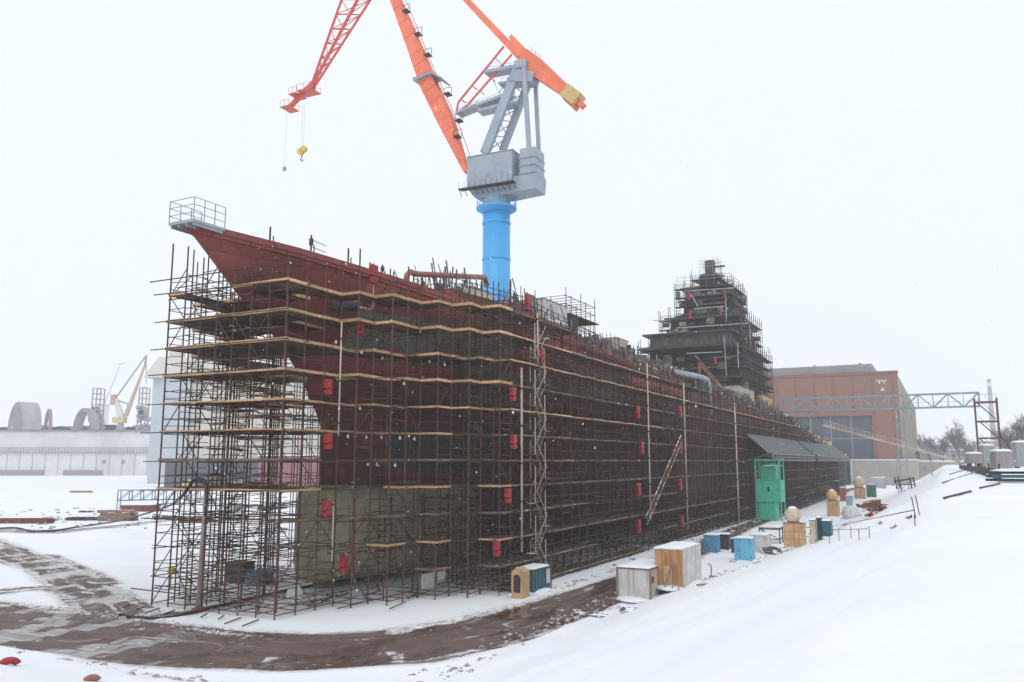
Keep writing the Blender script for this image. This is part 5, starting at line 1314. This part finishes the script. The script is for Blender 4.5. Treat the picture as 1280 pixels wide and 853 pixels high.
rbox(1212, 579, 150, 17, 12, 'hall_grey', 'waste_skip', 'smaller grey brown skip left of the dark red tower leg', 'skip')
rbox(1231, 583, 160, 14, 26, 'far_grey', 'pale_cabinet', 'pale teal grey cabinet between the two skips', 'cabinet')
rbox(1272, 583, 140, 40, 30, 'far_grey', 'pale_kiosk', 'blue grey kiosk cut off by the right edge of the picture', 'kiosk', D=1.5)
t = thing('steel_stack', 'stack of dark teal steel sections lying on snow at the right edge', 'steel stack', pl(1250, 604, .1), -.2)
for i in range(9): MB().beam((rnd.uniform(-.6, .4), i * .35, .1 + .3 * (i % 3)), (7 + rnd.uniform(0, 1), i * .35 - .5, .1 + .3 * (i % 3)), (.2, .2), (.2, .2), (0, 0, 1)).build('steel_section', M['teal'] if i % 2 else M['darkbox'], t)
snowpad(5, 2, .8, .2).build('snow_cover', M['snowpad'], t, smooth=True)
t = thing('crash_barrier', 'dark low parapet running along the crest of the bank to the skips', 'barrier', pl(1200, 586), 0)
q = pl(1250, 600) - pl(1200, 586)
MB().beam((0, 0, .3), q + Vector((0, 0, .5)), (.3, 1.1), (.3, 1.1), (-q.y, q.x, 0)).build('parapet', M['steel_dark'], t)
mb = MB()
for i in range(9): p = q * (i / 8); mb.tube(p, p + Vector((0, 0, 1.5)), .08)
mb.build('post', M['pole_dark'], t)

# ------------------------------------------------------------------ brick hall
def hall():
    uF, vR, vL, L = 400., -16., -118., 230.; zt = 48.5
    t = thing('assembly_hall', 'giant brick shipbuilding hall with slate grey doorway behind the stern', 'hall', wp(uF, vR, 0))
    W = vR - vL
    # front wall pieces around the doorway (local y = -v)
    dy0, dy1, dz = 11.5, 46, 30.3
    mb = MB(); mb.box(0, 1.2, 0, dy0, 0, zt); mb.box(0, 1.2, dy0, W, dz, zt); mb.box(0, 1.2, dy1, W, 0, dz); mb.build('front_wall', M['brick'], t)
    mb = MB()
    y = 2.
    while y < W: mb.box(-.35, 0, y, y + .7, dz + 1 if dy0 - 1 < y < dy1 else .5, zt - 1.5); y += 8.2
    mb.box(-.5, 1.3, -.2, W, zt, zt + 1.2); mb.build('brick_pier', M['brick_dark'], t)
    MB().box(1.3, 1.8, dy0, dy1, 0, dz).build('hall_door', M['hall_door'], t)
    mb = MB()
    for y in (dy0 + 8.6, dy0 + 17.2, dy0 + 25.8): mb.box(1.1, 1.3, y, y + .4, 0, dz)
    for z in (10, 20): mb.box(1.15, 1.3, dy0, dy1, z, z + .35)
    mb.build('door_frame', M['far_grey'], t)
    MB().box(1.2, L, -.0, 1.2, 0, zt - .8).build('side_wall', M['hall_side'], t)
    mb = MB(); x = 10
    while x < L: mb.box(x, x + 1.2, -.5, 0, 0, zt - 2); x += 12
    mb.build('side_pier', M['hall_side'], t)
    wi = MB(); x = 13
    while x < L - 8:
        for z in (6, 18, 30): wi.box(x, x + 6, -.08, .02, z, z + 8)
        x += 12
    wi.build('window', M['far_grey'], t)
    MB().box(0.5, L, 1.2, W, zt - 1.2, zt - .3).build('roof', M['hall_grey'], t)
    MB().box(4, L - 5, 10.5, W, zt + .0, zt + 5.2).build('roof_monitor', M['hall_grey'], t)
    mb = MB()
    for k in range(5): mb.box(-.45, -.3, 4.5 + k * .9, 5.1 + k * .9, zt - 3.5 - (k % 2), zt - 2.6)
    mb.box(-.45, -.3, 5.5, 7.3, zt - 7.6, zt - 6.9); mb.box(-.45, -.3, 6.0, 6.8, zt - 6.9, zt - 6.1); mb.build('facade_fitting', M['white_paint'], t)
    for k in range(4): MB().lathe([(.5, zt + 5.1), (.5, zt + 6.4), (.8, zt + 6.5)], 8, (12, 16 + k * 20, 0)).build('roof_vent', M['hall_grey'], t)
    t2 = thing('low_annex', 'low beige rendered annex wall at the foot of the brick hall', 'building', wp(uF - 12, vR + 6, 0))
    MB().box(0, 10, 0, 26, 0, 10.5).build('wall', M['hall_side'], t2); MB().box(-.3, 10.3, -.3, 26.3, 10.5, 10.9).build('roof', M['snowpad'], t2)
    MB().box(-.1, .1, 25.5, 26.5, 0, 10.5).build('corner_trim', M['white_paint'], t2)
    t3 = thing('door_house', 'dark slate gate house between the stern and the beige annex', 'building', wp(uF - 30, vR - 22, 0))
    MB().box(0, 16, 0, 24, 0, 12.5).build('wall', M['hall_door'], t3); MB().box(-.4, 16.4, -.4, 24.4, 12.5, 13.1).build('roof', M['snowpad'], t3)
    wi = MB()
    for k in range(5): wi.box(-.1, 0, 2 + k * 4.4, 4.5 + k * 4.4, 5, 8)
    wi.build('window', M['far_grey'], t3)
hall()
# low sheds and walls beyond the bank
far = [(1142, 592, 430, 60, 14, 'hall_side', 'long_shed', 'long low beige shed between the hall and the bank crest'), (1150, 575, 520, 55, 12, 'far_grey', 'long_shed', 'grey low shed roof line behind the beige shed'), (1165, 566, 620, 50, 9, 'far_grey', 'far_building', 'faint far grey block left of the misty trees'),
       (1226, 566, 700, 30, 14, 'far_grey', 'far_building', 'faint far grey block behind the dark red tower'), (1146, 584, 480, 70, 7, 'far_beige', 'long_shed', 'pale yellowish low wall above the beige shed')]
for (x, y, Y, wp_, hp_, m, nm, lb) in far:
    p = PY(x, y, Y); s_ = Y / 1033; t = thing(nm, lb, 'building', (p.x, p.y, 0), 0); H_ = max(3, p.z + hp_ * s_); 
    MB().box(0, wp_ * s_, 0, 14, 0, H_).build('wall', M[m], t); MB().box(-.5, wp_ * s_ + .5, -.5, 14.5, H_, H_ + .6).build('roof', M['snowpad'], t)
    mb = MB(); n = max(3, int(wp_ * s_ / 4))
    for i in range(n): mb.box(wp_ * s_ * (i + .25) / n, wp_ * s_ * (i + .7) / n, -.1, 0, H_ * .55, H_ * .78)
    mb.build('window', M['far_grey'], t)
p = PY(1243, 560, 900); t = thing('factory_chimney', 'thin distant chimney at the far right with a faint smoke plume', 'chimney', (p.x, p.y, 0), 0)
zt = PY(1243, 474, 900).z; MB().lathe([(3.2, 0), (2.0, zt)], 16).build('stack', M['far_grey'], t, smooth=True); MB().lathe([(2.1, zt - 8), (2.15, zt - 4)], 16).build('band', M['far_white'], t)
# misty bare trees
def tree(px, py, Y, hpx, lb, seed, spread=1.0):
    r_ = random.Random(seed); p = PY(px, py, Y); H_ = hpx * Y / 1033; t = thing('bare_tree', lb, 'tree', (p.x, p.y, 0), 0, 'bare trees in the mist'); H_ += p.z
    tr_ = MB(); tr_.tube((0, 0, 0), (0, 0, H_ * .45), .035 * H_ * .5, .02 * H_ * .5, 6); cr = MB()
    def br(p0, d, ln, rr, dep):
        q = p0 + d * ln; cr.tube(p0, q, rr, rr * .6, 3)
        if dep == 0: return
        for _ in range(4 if dep > 1 else 5):
            nd = (d + Vector((r_.uniform(-.75, .75), r_.uniform(-.75, .75), r_.uniform(-.15, .6))) * spread).normalized(); br(p0 + d * ln * r_.uniform(.4, 1), nd, ln * r_.uniform(.5, .75), rr * .6, dep - 1)
    for k in range(5): br(Vector((0, 0, H_ * (.25 + .05 * k))), Vector((r_.uniform(-.5, .5), r_.uniform(-.5, .5), 1)).normalized(), H_ * .3, .018 * H_ * .5, 4)
    tr_.build('trunk', M['bark'], t); cr.build('crown', M['bark'], t)
for i, (x, y, Y, h_, lb) in enumerate([(1153, 580, 560, 36, 'faint bare tree just right of the brick hall corner'), (1163, 578, 520, 34, 'second faint bare tree right of the brick hall'), (1180, 578, 480, 32, 'thin misty tree above the gangway end'), (1192, 578, 480, 44, 'dense misty tree in the middle of the gap'),
        (1200, 578, 460, 42, 'misty tree right of the dense middle one'), (1211, 578, 520, 30, 'low misty tree left of the dark red tower'), (1268, 580, 300, 52, 'larger bare tree at the right edge behind the blue grey kiosk'), (1280, 580, 290, 60, 'tallest bare tree cut by the right edge of the picture'), (1170, 578, 600, 22, 'small misty shrub tree between the sheds')]):
    tree(x, y, Y, h_, lb, 11 + i)

# ------------------------------------------------------------------ left background
def bx(x0, x1, y0, y1, Y, D, m, nm, lb, ct, roof='snowpad'):
    a, b = PY(x0, y1, Y), PY(x1, y0, Y); t = thing(nm, lb, ct, (a.x, Y, 0), 0); W_ = b.x - a.x
    MB().box(0, W_, 0, D, 0, b.z).build('wall', M[m], t)
    return t, W_, b.z
t, W_, H_ = bx(-160, 196, 540, 594, 600, 40, 'far_white', 'dock_wall', 'long pale floating dock wall across the left background', 'dock')
MB().box(-1, W_ + 1, -1.5, 0, H_ - 15.2, H_ - 14.6).build('ledge', M['far_grey'], t)
mb = MB()
for i in range(90): x = W_ * i / 90; mb.box(x, x + .4, -1.5, -1.2, H_ - 14.6, H_ - 11.3)
mb.box(0, W_, -1.5, -1.2, H_ - 11.5, H_ - 11.2); mb.build('railing', M['far_grey'], t, kind='stuff')
mb = MB()
for i in range(22): x = W_ * (i + .4) / 22; mb.box(x, x + .35, -.2, 0, 0, H_ - 16)
mb.build('wall_seam', M['far_grey'], t)
mb = MB()
for x in (130, 154): p = PY(x, 577, 600).x + 160 * 0 - t.location.x; mb.box(p - 1.3, p + 1.3, -.3, 0, PY(0, 580, 600).z, PY(0, 575, 600).z)
mb.build('hatch', M['far_grey'], t)
mb = MB()
for (xa, xb) in ((-30, 55), (80, 128)): mb.box(PY(xa, 590, 600).x - t.location.x, PY(xb, 590, 600).x - t.location.x, -1.2, 0, 0, PY(0, 588, 600).z)
mb.build('fender', M['purple'], t)
MB().box(-1, W_ + 1, -1, 41, H_, H_ + 1.2).build('coping', M['hall_grey'], t)
zD = H_ + 1.2
mb = MB()
for i in range(70):
    x = rnd.uniform(60, W_ - 5); s_ = rnd.uniform(.8, 3.5); mb.box(x - s_ * 1.5, x + s_ * 1.5, 4, 10, zD, zD + rnd.uniform(.4, 1.3) * s_, 0)
dc = mb.build('dock_clutter', M['far_grey'], None, t.location.copy()); tag(dc, 'indistinct pale machinery and snow heaps lined up along the dock wall top', 'clutter', kind='stuff')
def ring_section(x0, x1, ytop, Y, dep, lb, th, m='far_grey', full=False):
    a, b = PY(x0, 540, Y), PY(x1, 540, Y); R_ = (b.x - a.x) / 2; zc = zD; zr = PY(0, ytop, Y).z - zc
    t = thing('hull_section', lb, 'hull section', ((a.x + b.x) / 2, Y, zc), -.55); n = 22; vs = []
    for k in range(n + 1):
        an = math.pi * k / n
        for rr in (1, 1 - th):
            for dd in (0, dep): vs.append((R_ * rr * math.cos(an), dd, max(0, zr * rr * math.sin(an))))
    fs = []
    for k in range(n): b_ = 4 * k; fs += [(b_, b_ + 4, b_ + 5, b_ + 1), (b_ + 2, b_ + 3, b_ + 7, b_ + 6), (b_, b_ + 2, b_ + 6, b_ + 4), (b_ + 1, b_ + 5, b_ + 7, b_ + 3)]
    MB().add(vs, fs).build('shell', M[m], t, smooth=False)
    vs = []; dd = -.3
    MB().path([(R_ * (1 - th / 2) * math.cos(math.pi * k / 20), -.25, max(0, zr * (1 - th / 2) * math.sin(math.pi * k / 20))) for k in range(21)], R_ * th * .45, 6).build('rim', M['purple'], t)
ring_section(2, 36, 502, 590, 13, 'large open hull ring standing on the dock wall at far left', .14, 'far_ring')
ring_section(83, 122, 510, 592, 6, 'dark arched hull ring on the dock wall left of the cream crane', .16)
ring_section(52, 64, 511, 600, 2, 'narrow pinkish ring on the dock wall between the two arches', .2, 'purple')
# cream portal crane
def far_crane():
    Yc = 590; b = PY(143, 530, Yc); s_ = Yc / 1033
    t = thing('far_crane', 'small cream and tan harbour crane on the dock wall in the mist', 'crane', (b.x, Yc + 10, zD), 0)
    K = lambda x, y: Vector(((x - 143) * s_ * 1.02, 0, PY(143, y, Yc).z - zD))
    MB().lathe([(3.5, 0), (2, 3), (2, K(143, 522).z)], 12).build('pedestal', M['far_grey'], t)
    MB().box(K(134, 0).x, K(148, 0).x, -3, 3, K(0, 528).z, K(0, 521).z).build('cab', M['far_yellow'], t)
    MB().beam(K(143, 522), K(134, 497), (3, 4.5), (2, 2.5)).build('mast', M['far_white'], t)
    MB().beam(K(148, 520), K(168, 455), (2.4, 2.4), (1.4, 1.2)).build('boom', M['far_tan'], t)
    MB().beam(K(132, 500), K(169, 442), (.9, .9), (.8, .8)).build('tie', M['far_grey'], t)
    MB().beam(K(169, 442), K(168, 455), (1.2, 1.2), (1.2, 1.2)).tube(K(169, 442), K(171, 478), .35).build('jib_head', M['far_grey'], t)
    MB().box(K(129, 0).x, K(134, 0).x, -2, 2, K(0, 505).z, K(0, 492).z).build('counterweight', M['far_tan'], t)
    MB().beam(K(133, 498), K(150, 504), (1, 1), (1, 1)).beam(K(150, 504), K(148, 518), (.7, .7), (.7, .7)).build('strut', M['far_grey'], t)
    t2 = thing('distant_crane', 'very faint distant crane jib behind the cream crane', 'crane', (PY(127, 530, 760).x, 760, 0), 0); s2 = 760 / 1033
    z = lambda y: PY(127, y, 760).z
    MB().beam((0, 0, z(510)), (18 * s2, 0, z(457)), (1.4, 1.4), (1, 1)).beam((12 * s2, 0, z(456)), (26 * s2, 0, z(454)), (1.2, 1), (1.2, 1)).build('jib', M['far_white'], t2)
    MB().box(-4, 4, -4, 4, 0, z(505)).build('tower', M['far_white'], t2)
far_crane()
for (x0, x1, yt, lb) in ((109, 119, 485, 'left grey lattice tower on the dock wall'), (168, 177, 484, 'right grey lattice tower on the dock wall, beside the pale shed')):
    a, b = PY(x0, 540, 592), PY(x1, 540, 592); H2 = PY(0, yt, 592).z - zD; t = thing('lattice_tower', lb, 'tower', (a.x, 596, zD), 0); w_ = b.x - a.x
    mb = MB()
    for x in (0, w_):
        for y in (0, w_): mb.tube((x, y, 0), (x, y, H2), .55)
    for k in range(5):
        z = H2 * (1 - k * .13)
        for y in (0, w_): mb.tube((0, y, z), (w_, y, z), .45)
    mb.build('frame', M['far_grey'], t)
    mb = MB()
    for i in range(26): z = rnd.uniform(0, H2 * .5); s_ = rnd.uniform(.6, 2.2); x = w_ / 2 + rnd.uniform(-1, 1) * (5 - 5 * z / H2); mb.box(x - s_, x + s_, 0, 4, z, z + s_ * 1.4)
    mb.build('machinery', M['far_grey'], t)
# pale shed
t, W_, H_ = bx(203, 420, 470, 600, 380, 120, 'far_beige', 'pale_shed', 'huge pale assembly shed with blue grey left bay behind the bow scaffolding', 'building')
MB().box(-3, 11, -1.5, 0, 0, H_ - .5).build('blue_bay', M['far_blue'], t)
x0r, x1r = -10.5, W_ + 3
MB().add([(x0r, -3, H_ - 1), (x1r, -3, H_ - 1), (x1r, 60, H_ - 1), (x0r, 60, H_ - 1), (x0r + 5, 1, H_ + 9), (x1r, 1, H_ + 9), (x1r, 56, H_ + 9), (x0r + 5, 56, H_ + 9)], [(3, 2, 1, 0), (4, 5, 6, 7), (0, 1, 5, 4), (1, 2, 6, 5), (2, 3, 7, 6), (3, 0, 4, 7)]).build('roof', M['far_beige'], t)
MB().box(-7, -3, 0, 40, 0, H_ - 1).build('side_bay', M['far_blue'], t)
MB().box(-3, 2.5, 6, 12, H_ + 9, H_ + 13).build('roof_house', M['far_beige'], t)
mb = MB(); mb.box(12, W_, -2.5, 0, 0, 10.5); mb.build('dark_skirt', M['far_blue'], t)
mb = MB(); x = 14
while x < W_: mb.box(x, x + .6, -.4, 0, 10, H_); x += 9
mb.build('pilaster', M['far_beige'], t)
bx(205, 440, 578, 606, 330, 14, 'hall_door', 'low_store', 'low slate grey store at the foot of the pale shed', 'building')
t, W_, H_ = bx(322, 424, 570, 607, 300, 20, 'far_pink', 'pink_store', 'dusky pink ribbed store seen between the bow poles and the dark hull', 'building')
mb = MB(); x = 1.
while x < W_: mb.box(x, x + .4, -.25, 0, .3, H_ - .3); x += 2.2
mb.build('rib', M['far_pink'], t); MB().box(-.5, W_ + .5, -.5, 20.5, H_, H_ + .5).build('roof', M['snowpad'], t)
p = pl(217, 590); 
t = thing('yellow_loader', 'tiny yellow loader parked below the pale shed', 'loader', PY(226, 590, 300) * 1 + Vector((0, 0, -6)), 0); t.location.z = 0
MB().box(0, 4.5, 0, 2.2, .8, 2.4).box(2.6, 4.2, .2, 2, 2.4, 3.6).build('body', M['far_yellow'], t, bevel=.1)
for x in (.9, 3.6): MB().tube((x, -.1, .7), (x, .4, .7), .7, n=12).build('wheel', M['rubber'], t)

# ------------------------------------------------------------------ left yard
def pile(x, y, W_, D_, Hh, m, lb, nm='timber_stack', ct='stack', n=14, rz=.05):
    u, v = G(x, y); t = thing(nm, lb, ct, wp(u, v, 0), rz)
    for i in range(n):
        z = (i // 4) * Hh / 3; yy = (i % 4) * D_ / 4; MB().box(rnd.uniform(-.4, .3), W_ + rnd.uniform(-.6, .4), yy, yy + D_ / 5, z, z + Hh / 3.3).build('beam', M[m], t)
    snowpad(W_ * .9, D_ * .9, Hh * (1 + n // 5 * .0) , .25).build('snow_cover', M['snowpad'], t, smooth=True)
pile(88, 616, 6.5, 2, .9, 'wood_dirty', 'flat snow covered timber stack alone in the far left yard', n=6)
pile(-6, 655, 8.4, 3, .9, 'rust', 'long low rust brown stack at the left edge of the yard', n=10)
pile(80, 651, 5, 3, .7, 'steel_dark', 'dark low beams in the yard right of the rust brown stack', n=8)
pile(122, 652, 5.6, 3, 1.4, 'wood_dirty', 'orange tan timber stack left of the bow scaffolding', n=14)
pile(97, 641, 2.6, 2, .6, 'rust', 'small rusty slab pile behind the orange tan timber', n=5)
pile(222, 654, 5, 3, .9, 'rust', 'low rust red beams behind the leftmost scaffold poles', n=8)
pile(150, 640, 7, 3, 1.3, 'rust', 'dark red steel pile under the blue lattice girder', n=12)
heap(65, 651, 1.2, 'small dark rubble on snow left of the dark beams', 'scrap', 24, .7)
heap(200, 649, 2.2, 'loose brown debris between timber stack and scaffold poles', 'scrap', 40, .6)
u, v = G(146, 637); t = thing('lattice_girder', 'blue lattice girder standing in the yard left of the bow', 'girder', wp(u, v, 0), .05)
mb = MB(); Lg = 19
for y in (0, 1.6):
    mb.tube((0, y, 1.8), (Lg, y, 2.2), .14); mb.tube((0, y, 4.0), (Lg, y, 3.9), .14)
    for i in range(9): x = Lg * i / 8; mb.tube((x, y, 0 if i % 4 == 0 else 1.9), (x, y, 3.9), .12); mb.tube((x, y, 1.9), (x + Lg / 8, y, 3.9), .09) if i < 8 else 0
mb.build('lattice', M['blue_truss'], t); snowpad(6, 1.6, 4.0, .3).build('snow_cover', M['snowpad'], t, smooth=True)
# bent standpipe with hose
u, v = G(246, 766); zt = 8.6
t = thing('stand_pipe', 'tall grey bent standpipe leaning at the front of the bow scaffolding', 'standpipe', wp(u, v, 0))
MB().tube((0, 0, 0), (.1, -.15, zt), .12, .11, 8).tube((.4, .1, 0), (.35, .1, zt - .4), .07, n=8).build('pipe', M['weathered_pipe'], t, smooth=True)
MB().box(-.2, .6, -.2, .3, 0, .3).build('foot', M['rust'], t)
P0 = wp(u, v, zt)
pts = [P0 + Vector((.45, -.6, -2.2)), P0 + Vector((.35, -.3, -.6)), P0 + Vector((0, 0, .1)), P0 + Vector((-.9, .5, .1)), P0 + Vector((-3, 4, -1.1))]
for (x, y, z_) in ((210, 633, 4.6), (180, 643, 2.8), (150, 651, 1.3), (125, 655, .25), (95, 659, .2), (70, 663, .2), (40, 664, .2), (20, 660, .2), (-10, 661, .2), (-30, 660, .2)):
    uu, vv = G(x, y, z_); pts.append(wp(uu, vv, z_))
def smoothpts(pts, n=6):
    o = []
    for i in range(len(pts) - 1):
        p0, p1, p2, p3 = pts[max(i - 1, 0)], pts[i], pts[i + 1], pts[min(i + 2, len(pts) - 1)]
        for k in range(n):
            s = k / n; o.append(.5 * ((2 * p1) + (p2 - p0) * s + (2 * p0 - 5 * p1 + 4 * p2 - p3) * s * s + (3 * p1 - p0 - 3 * p2 + p3) * s ** 3))
    return o + [pts[-1]]
sp_ = smoothpts(pts); o = MB().path([p - sp_[0] for p in sp_], .12, 7)
solo(o, 'supply_hose', M['rubber'], 'black hose drooping from the standpipe across the left yard', 'hose', sp_[0], 0, smooth=True)
gpts = [(150, 770), (165, 773), (200, 775), (240, 768), (290, 755), (340, 744), (400, 732), (450, 724)]
sp_ = smoothpts([wp(*G(x, y), .1) for x, y in gpts]); solo(MB().path([p - sp_[0] for p in sp_], .1, 7), 'ground_cable', M['rubber'], 'thick black cable lying on snow along the foot of the bow scaffolding', 'cable', sp_[0], 0, smooth=True)
t = thing('yellow_lamp', 'small yellow ball lamp low on the leftmost scaffold poles', 'lamp', wp(*G(213, 734), 0), 0)
MB().blob((0, 0, 1.3), .32, 1, 1, 1.1, 12, 8, .02).build('globe', M['hook_yellow'], t, smooth=True); MB().tube((0, 0, 0), (0, 0, 1.05), .04).build('stem', M['pole_dark'], t)
# gear standing inside the bow scaffolding
def ginside(x, y, L, D, Hh, m, nm, lb, ct): 
    u, v = G(x, y); return cabin(nm, lb, ct, wp(u, v, 0), L, D, Hh, m, roof=m, rib=False, snow=False)
ginside(300, 730, 1.6, 1.8, 1.6, 'darkbox', 'compressor', 'dark compressor box inside the lower left scaffolding', 'machine')
ginside(325, 733, 1.6, 1.7, .9, 'midblue', 'storage_bin', 'blue bin on the snow inside the bow scaffolding', 'bin')
t = solo(MB().blob((0, 0, .5), .6, .9, 1, 1.3, 12, 8, .1), 'bulk_bag', M['cloth_white'], 'white bulk bag standing on snow beneath the bulb front', 'bag', wp(*G(368, 757), .2), smooth=True)
u, v, z = PV(527, 730, -38.8)
solo(MB().box(0, 1.9, -.03, .03, 0, 1.1).box(2.2, 3.3, -.03, .03, .2, 1.1), 'sheeting', M['cloth_white'], 'white sheet hung on the scaffolding just right of the bulb', 'sheet', wp(*PV(527, 737, -35.5)))
# red items half buried in the foreground
for (x, y, r_, lb) in ((12, 832, .26, 'red curved pipe end poking out of the foreground snow at bottom left'), (115, 852, .17, 'small red piece poking from the snow at the bottom edge')):
    p = pl(x, y); solo(MB().path([Vector((r_ * math.cos(a) * 1.3, 0, r_ * math.sin(a) * .8)) for a in [R(q) for q in range(10, 171, 16)]], .16, 8), 'red_pipe_end', M['rust_pipe'] if x > 50 else M['red'], lb, 'pipe', p, .3, smooth=True)

# falling snow, real flakes in the air over the yard
fl = MB()
for i in range(2600):
    Y = 7 + 75 * rnd.random() ** .8; X = rnd.uniform(-.66, .66) * Y; Z = 10 + rnd.uniform(-.2, .55) * Y
    if Z < hgt(*uv(X, Y)) + .3: continue
    s = rnd.uniform(.004, .010) * (1 + Y / 60); c = Vector((X, Y, Z)); a = Vector((rnd.uniform(-.5, .5), rnd.uniform(-1, 1), 2.2)).normalized() * s * 1.6; b = a.orthogonal().normalized() * s; d = a.cross(b).normalized() * s
    fl.add([c + a, c - a, c + b, c - b, c + d, c - d], [(0, 2, 4), (0, 4, 3), (0, 3, 5), (0, 5, 2), (1, 4, 2), (1, 3, 4), (1, 5, 3), (1, 2, 5)])
o = fl.build('snowflakes', M['snowpad']); tag(o, 'sparse falling snowflakes in the air', 'snowflakes', kind='stuff')
